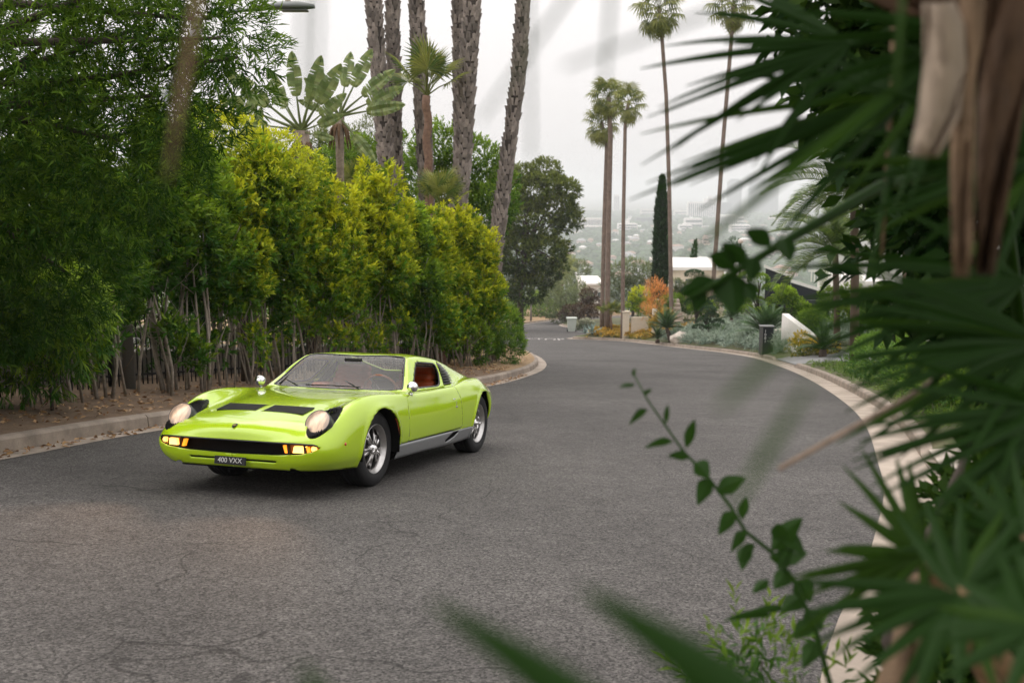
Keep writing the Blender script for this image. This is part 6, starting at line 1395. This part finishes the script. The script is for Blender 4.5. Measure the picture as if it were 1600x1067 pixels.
# --- near broad blades at the bottom edge
nb_ = palm_thing('near_blade_plant', (.18, .30, gr(.5, .4) if False else float(plane_z(.18, .30))), 'broad out-of-focus green blades rising at the bottom edge', 'plant')
for (u0, v0, d0, u1, v1, d1, w) in ((1260, 1170, .30, 905, 918, .32, .017), (1010, 1180, .30, 672, 940, .31, .014), (560, 1200, .30, 470, 1035, .31, .010), (1120, 1200, .4, 1060, 1030, .42, .008)):
    V, Fs = blade_mesh(at(u0, v0, d0), at(u1, v1, d1), w, .02, .3, 8, .2, .3); f = world_child('blade', V, Fs, M_BLADE, nb_)
    a = at(u0, v0, d0); mb = MB().tube([Vector(nb_.location), Vector(nb_.location).lerp(a, .6) + Vector((0, -.02, .05)), a], [.004, .003, .002], 5); world_child('stalk', mb.v, mb.f, M_BLADE_L, nb_, True)
# --- thin blades hanging close to the lens from above
for i, (u0, v0, u1, v1, d, w, lab) in enumerate(((486, -420, 470, 170, .34, .0022, 'thin blurred blade hanging near the lens left of the street lamp head'), (515, -420, 492, 160, .36, .0022, 'second thin blurred blade hanging near the lens by the lamp head'), (824, -420, 830, 250, .42, .0020, 'thin blurred blade hanging in the sky right of the scaly palms'), (985, -420, 940, 195, .40, .0030, 'blurred blade hanging straight down left of the tall palms'), (1180, -420, 750, 190, .38, .0026, 'blurred blade slanting down left across the pale sky'), (1250, -30, 880, 105, .36, .0022, 'faint blurred blade slanting near the tall palm crown'), (1120, 640, 1300, 470, .30, .0017, 'broad soft blade slanting over the far road'), (1140, 800, 1270, 590, .30, .0015, 'soft blade slanting over the middle of the road'))):
    V, Fs = blade_mesh(at(u0, v0, d), at(u1, v1, d * 1.05), w * (.45 if i < 6 else 1.7), .0, .2, 8, .2, .5); world_child('hanging_blade', V, Fs, M_BLADE_L if i > 5 else M_BLADE, pa)
o0 = at(318, -60, .42); mb = MB().tube([Vector((0, 0, 0)), at(300, 60, .42) - o0, at(280, 170, .42) - o0, at(262, 285, .42) - o0], [.0019, .0018, .0016, .0008], 6)
world_child('dry_stalk', [tuple(Vector(v) + o0) for v in mb.v], mb.f, M_STRAWB, pa, True)
# --- dead sheaths hanging at the upper right
ds = palm_thing('dead_palm_frond', at(1540, 470, 1.0), 'dead brown palm sheath hanging at the upper right edge', 'dead frond')
def sheath(pts, d, m, name, par, dep=.02):
    """crumpled strip: list of (u_left, u_right, v)"""
    V = []; Fs = []; rr = random.Random(len(pts)); k = 7
    for (ul, ur, v) in pts:
        for j in range(k):
            t = j / (k - 1); p = at(ul + (ur - ul) * t, v, d + dep * math.sin(t * 7.0 + v * .013) + rr.uniform(-.004, .004)); V.append(tuple(p))
    for i in range(len(pts) - 1):
        for j in range(k - 1): a = i * k + j; Fs.append([a, a + 1, a + k + 1, a + k])
    o = world_child(name, V, Fs, m, par, True); md = o.modifiers.new('thickness', 'SOLIDIFY'); md.thickness = .004; return o
sheath([(1480, 1535, -60), (1492, 1530, 60), (1494, 1524, 160), (1490, 1520, 280), (1487, 1516, 380), (1490, 1508, 432)], .95, M_STRAWB, 'sheath_strip', ds, .025)
sheath([(1530, 1640, -60), (1530, 1620, 60), (1532, 1602, 160), (1530, 1585, 260), (1526, 1568, 350), (1524, 1548, 430)], 1.0, mat('dry_sheath_brown', (.075, .042, .022), .9, var=.3, scale=14, bump=.4, bscale=40), 'sheath_strip', ds, .03)
sheath([(1250, 1640, -50), (1330, 1640, -10), (1400, 1640, 22), (1560, 1640, 45)], 1.1, mat('dry_sheath_brown', (.075, .042, .022), .9), 'sheath_top', ds, .03)
sheath([(1440, 1486, 5), (1442, 1500, 40), (1444, 1506, 110), (1440, 1500, 180), (1432, 1480, 220), (1428, 1466, 245)], .9, M_PALESH, 'pale_sheath', ds, .02)
mb = MB().tube([at(1398, -40, 1.3), at(1392, 150, 1.3), at(1384, 300, 1.3), at(1378, 400, 1.3)], [.0032, .0032, .003, .002], 6); world_child('hanging_stem', mb.v, mb.f, M_STRAWB, ds, True)
# --- grey stick and dark stem
o0 = at(1218, 732, 1.15); tag(MB().tube([Vector((0, 0, 0)), at(1300, 686, 1.2) - o0, at(1345, 668, 1.23) - o0 + Vector((0, 0, .006)), at(1400, 632, 1.28) - o0, at(1475, 584, 1.34) - o0], [.0030, .0036, .0034, .0036, .0040], 8).build('bare_stick', mat('grey_stick', (.27, .20, .15), .9, var=.25, scale=40), None, o0), 'bare grey-brown stick poking out over the road edge', 'stick')
sp_ = Vector(ground_r(1.02, 1.78))
# --- vine with separate leaves
vb = Vector(ground_r(.74, 1.62)); vine = palm_thing('leafy_vine', vb, 'leafy green vine stem curving up over the road', 'vine'); VP = [(1300, 1080), (1275, 985), (1240, 905), (1205, 862), (1165, 830), (1140, 790), (1110, 750), (1068, 705), (1040, 665), (1012, 625), (992, 588)]
dv = lambda i: 1.55 + .02 * i; pts = [vb] + [at(u, v, dv(i)) for i, (u, v) in enumerate(VP)]
mb = MB().tube(pts, [.006] + [.0046 - .00032 * i for i in range(len(VP))], 7); world_child('stem', mb.v, mb.f, M_VINE, vine, True)
mb = MB().tube([sp_, at(1385, 1000, 1.65), at(1440, 860, 1.75), at(1500, 735, 1.85), at(1532, 640, 1.9)], [.010, .009, .009, .008, .005], 8); world_child('woody_stem', mb.v, mb.f, mat('dark_stem', (.07, .055, .045), .9), vine, True)
def vleaf(a, b, w, dpt):
    a_, b_ = Vector(a), Vector(b); b = tuple(a_ + (b_ - a_) * .86); V, Fs = blade_mesh(at(*a, dpt), at(*b, dpt - .02), w * .80, .06, .35, 6, random.Random(a[0] * 7 + a[1]).uniform(-.7, .7), .38); world_child('leaf', V, Fs, M_VINE, vine)
for (a, b, w) in (((992, 588), (990, 574), .012), ((992, 600), (964, 606), .013), ((1008, 618), (1020, 606), .012), ((1012, 640), (978, 668), .021), ((1040, 662), (1044, 628), .011), ((1052, 690), (1000, 702), .020), ((1072, 700), (1088, 648), .022), ((1078, 715), (1038, 712), .020), ((1085, 722), (1112, 752), .040), ((1112, 748), (1086, 796), .038), ((1120, 770), (1172, 742), .038), ((1150, 800), (1118, 842), .034), ((1160, 812), (1168, 770), .026), ((1168, 830), (1138, 868), .030), ((1165, 850), (1158, 898), .034), ((1180, 850), (1150, 885), .026), ((1205, 860), (1262, 800), .045), ((1215, 850), (1218, 812), .036), ((1225, 870), (1268, 862), .045), ((1235, 890), (1205, 925), .040), ((1245, 905), (1272, 946), .048), ((1240, 880), (1196, 868), .036), ((1255, 930), (1215, 960), .042), ((1262, 950), (1290, 990), .048), ((1270, 970), (1235, 1000), .038), ((1200, 905), (1172, 930), .026), ((1278, 1000), (1250, 1050), .04), ((1205, 960), (1118, 972), .018), ((1230, 950), (1150, 962), .016), ((1228, 830), (1262, 872), .040), ((1238, 855), (1212, 895), .04)): vleaf(a, b, w, 1.6)
# broad leaves hanging at mid height in front of the garden
bl = palm_thing('broad_leaf_branch', ground_r(1.5, 2.4), 'branch with big dark heart-shaped leaves in front of the garden', 'branch')
mb = MB().tube([Vector(bl.location), at(1560, 250, 1.8), at(1380, 290, 1.5), at(1240, 370, 1.35), (at(1140, 430, 1.3)), at(1070, 470, 1.28)], [.016, .012, .010, .007, .005, .002], 7); world_child('stem', mb.v, mb.f, M_VINE, bl, True)
for (a, b, w) in (((1140, 425), (1150, 492), .062), ((1120, 440), (1062, 462), .034), ((1150, 420), (1108, 398), .036), ((1165, 415), (1128, 380), .03), ((1180, 400), (1172, 440), .034), ((1205, 385), (1165, 360), .03), ((1225, 372), (1235, 410), .03), ((1100, 450), (1085, 488), .03), ((1160, 440), (1180, 470), .034)):
    V, Fs = blade_mesh(at(*a, 1.3), at(*b, 1.28), w * .86, .05, .3, 7, .2, .4); world_child('leaf', V, Fs, M_BLADE, bl)
# --- dark shrubs filling the right side; crown lumps over the camera are added to shade the foreground
ADDED_CANOPY = []
_g = random.Random(4)
for _i in range(26):
    _p = Vector((_g.uniform(-.2, 3.6), _g.uniform(-.6, 3.2), _g.uniform(2.9, 4.3))); _q = _p - Vector((0, 0, CAM_Z)); _d = max(.01, _q.y * CP - _q.z * SP)
    ADDED_CANOPY.append(_p)
def fore_bush(name, pl, base, label, m, n, per, L, W, seed, **k):
    lum = pix_lumps([p for p in pl if not isinstance(p, Vector)], base) + [(tuple(p - Vector(base)), (.5, .5, .32)) for p in pl if isinstance(p, Vector)]
    return tree(name, base, lum, n, per, L, W, m, label, 'tree', .06, seed=seed, nb=10, **k)
fore_bush('shade_tree', [(1345, 20, 3.6, .24), (1420, 60, 3.4, .32), (1520, 50, 3.2, .38), (1620, 60, 3.0, .4), (1360, 120, 3.7, .22), (1450, 170, 3.5, .30), (1540, 180, 3.2, .38), (1640, 200, 3.0, .4), (1430, 250, 3.8, .22), (1490, 290, 3.6, .28), (1560, 300, 3.3, .38), (1640, 330, 3.1, .4), (1500, 400, 3.5, .32), (1590, 430, 3.3, .36), (1400, -60, 3.5, .4), (1550, -60, 3.2, .4), (1660, 500, 3.2, .3), (1560, 500, 3.5, .22)] + ADDED_CANOPY, ground_r(3.2, 4.4), 'dense dark broadleaf tree filling the upper right corner, with shading crown added overhead', M_FORE, 6500, 7, .085, .040, 201, up=.2, droop=.3, inner=.4)
fore_bush('shade_bush', [(1660, 700, 3.0, .2), (1620, 800, 2.8, .22), (1560, 900, 2.6, .16), (1620, 920, 2.5, .26), (1540, 980, 2.4, .16), (1600, 1020, 2.3, .26), (1500, 1030, 2.3, .12), (1660, 860, 2.6, .3), (1540, 1080, 2.2, .2)], ground_r(1.75, 2.75), 'dark leafy bush at the lower right edge', M_FORE, 1500, 7, .055, .025, 202)
# weeds at the kerb
P = np.column_stack([RNG.uniform(.55, 2.2, 900), RNG.uniform(2.2, 5.6, 900), np.zeros(900)]); t = dist_to(K_RIGHT, P[:, 0], P[:, 1]); kx = np.interp(P[:, 1], [p[1] for p in K_RIGHT[:120]], [p[0] for p in K_RIGHT[:120]]); P = P[(P[:, 0] > kx + .14)]; P[:, 2] = right_z(P[:, 0], P[:, 1])
tag(link('kerb_weeds', shoots(P, RNG.normal(size=P.shape) * .5 + [0, 0, 1], 8, .06, .022, RNG.random(len(P)), ln=.12, name='kerb_weeds'), M_BROAD), 'low green weeds growing behind the right kerb', 'weeds', kind='stuff')
wb = (.60, 2.25, float(plane_z(.60, 2.25)))
tree('kerbside_weed', wb, pix_lumps([(1165, 990, 2.3, .07), (1205, 1000, 2.3, .08), (1232, 1035, 2.25, .09), (1165, 1045, 2.2, .10), (1255, 1062, 2.2, .10), (1120, 1060, 2.2, .08)], wb), 75, 6, .040, .010, M_BROAD, 'feathery yellow-green weed at the bottom edge of the road', 'weed', .003, seed=7, nb=6, agek=.2)
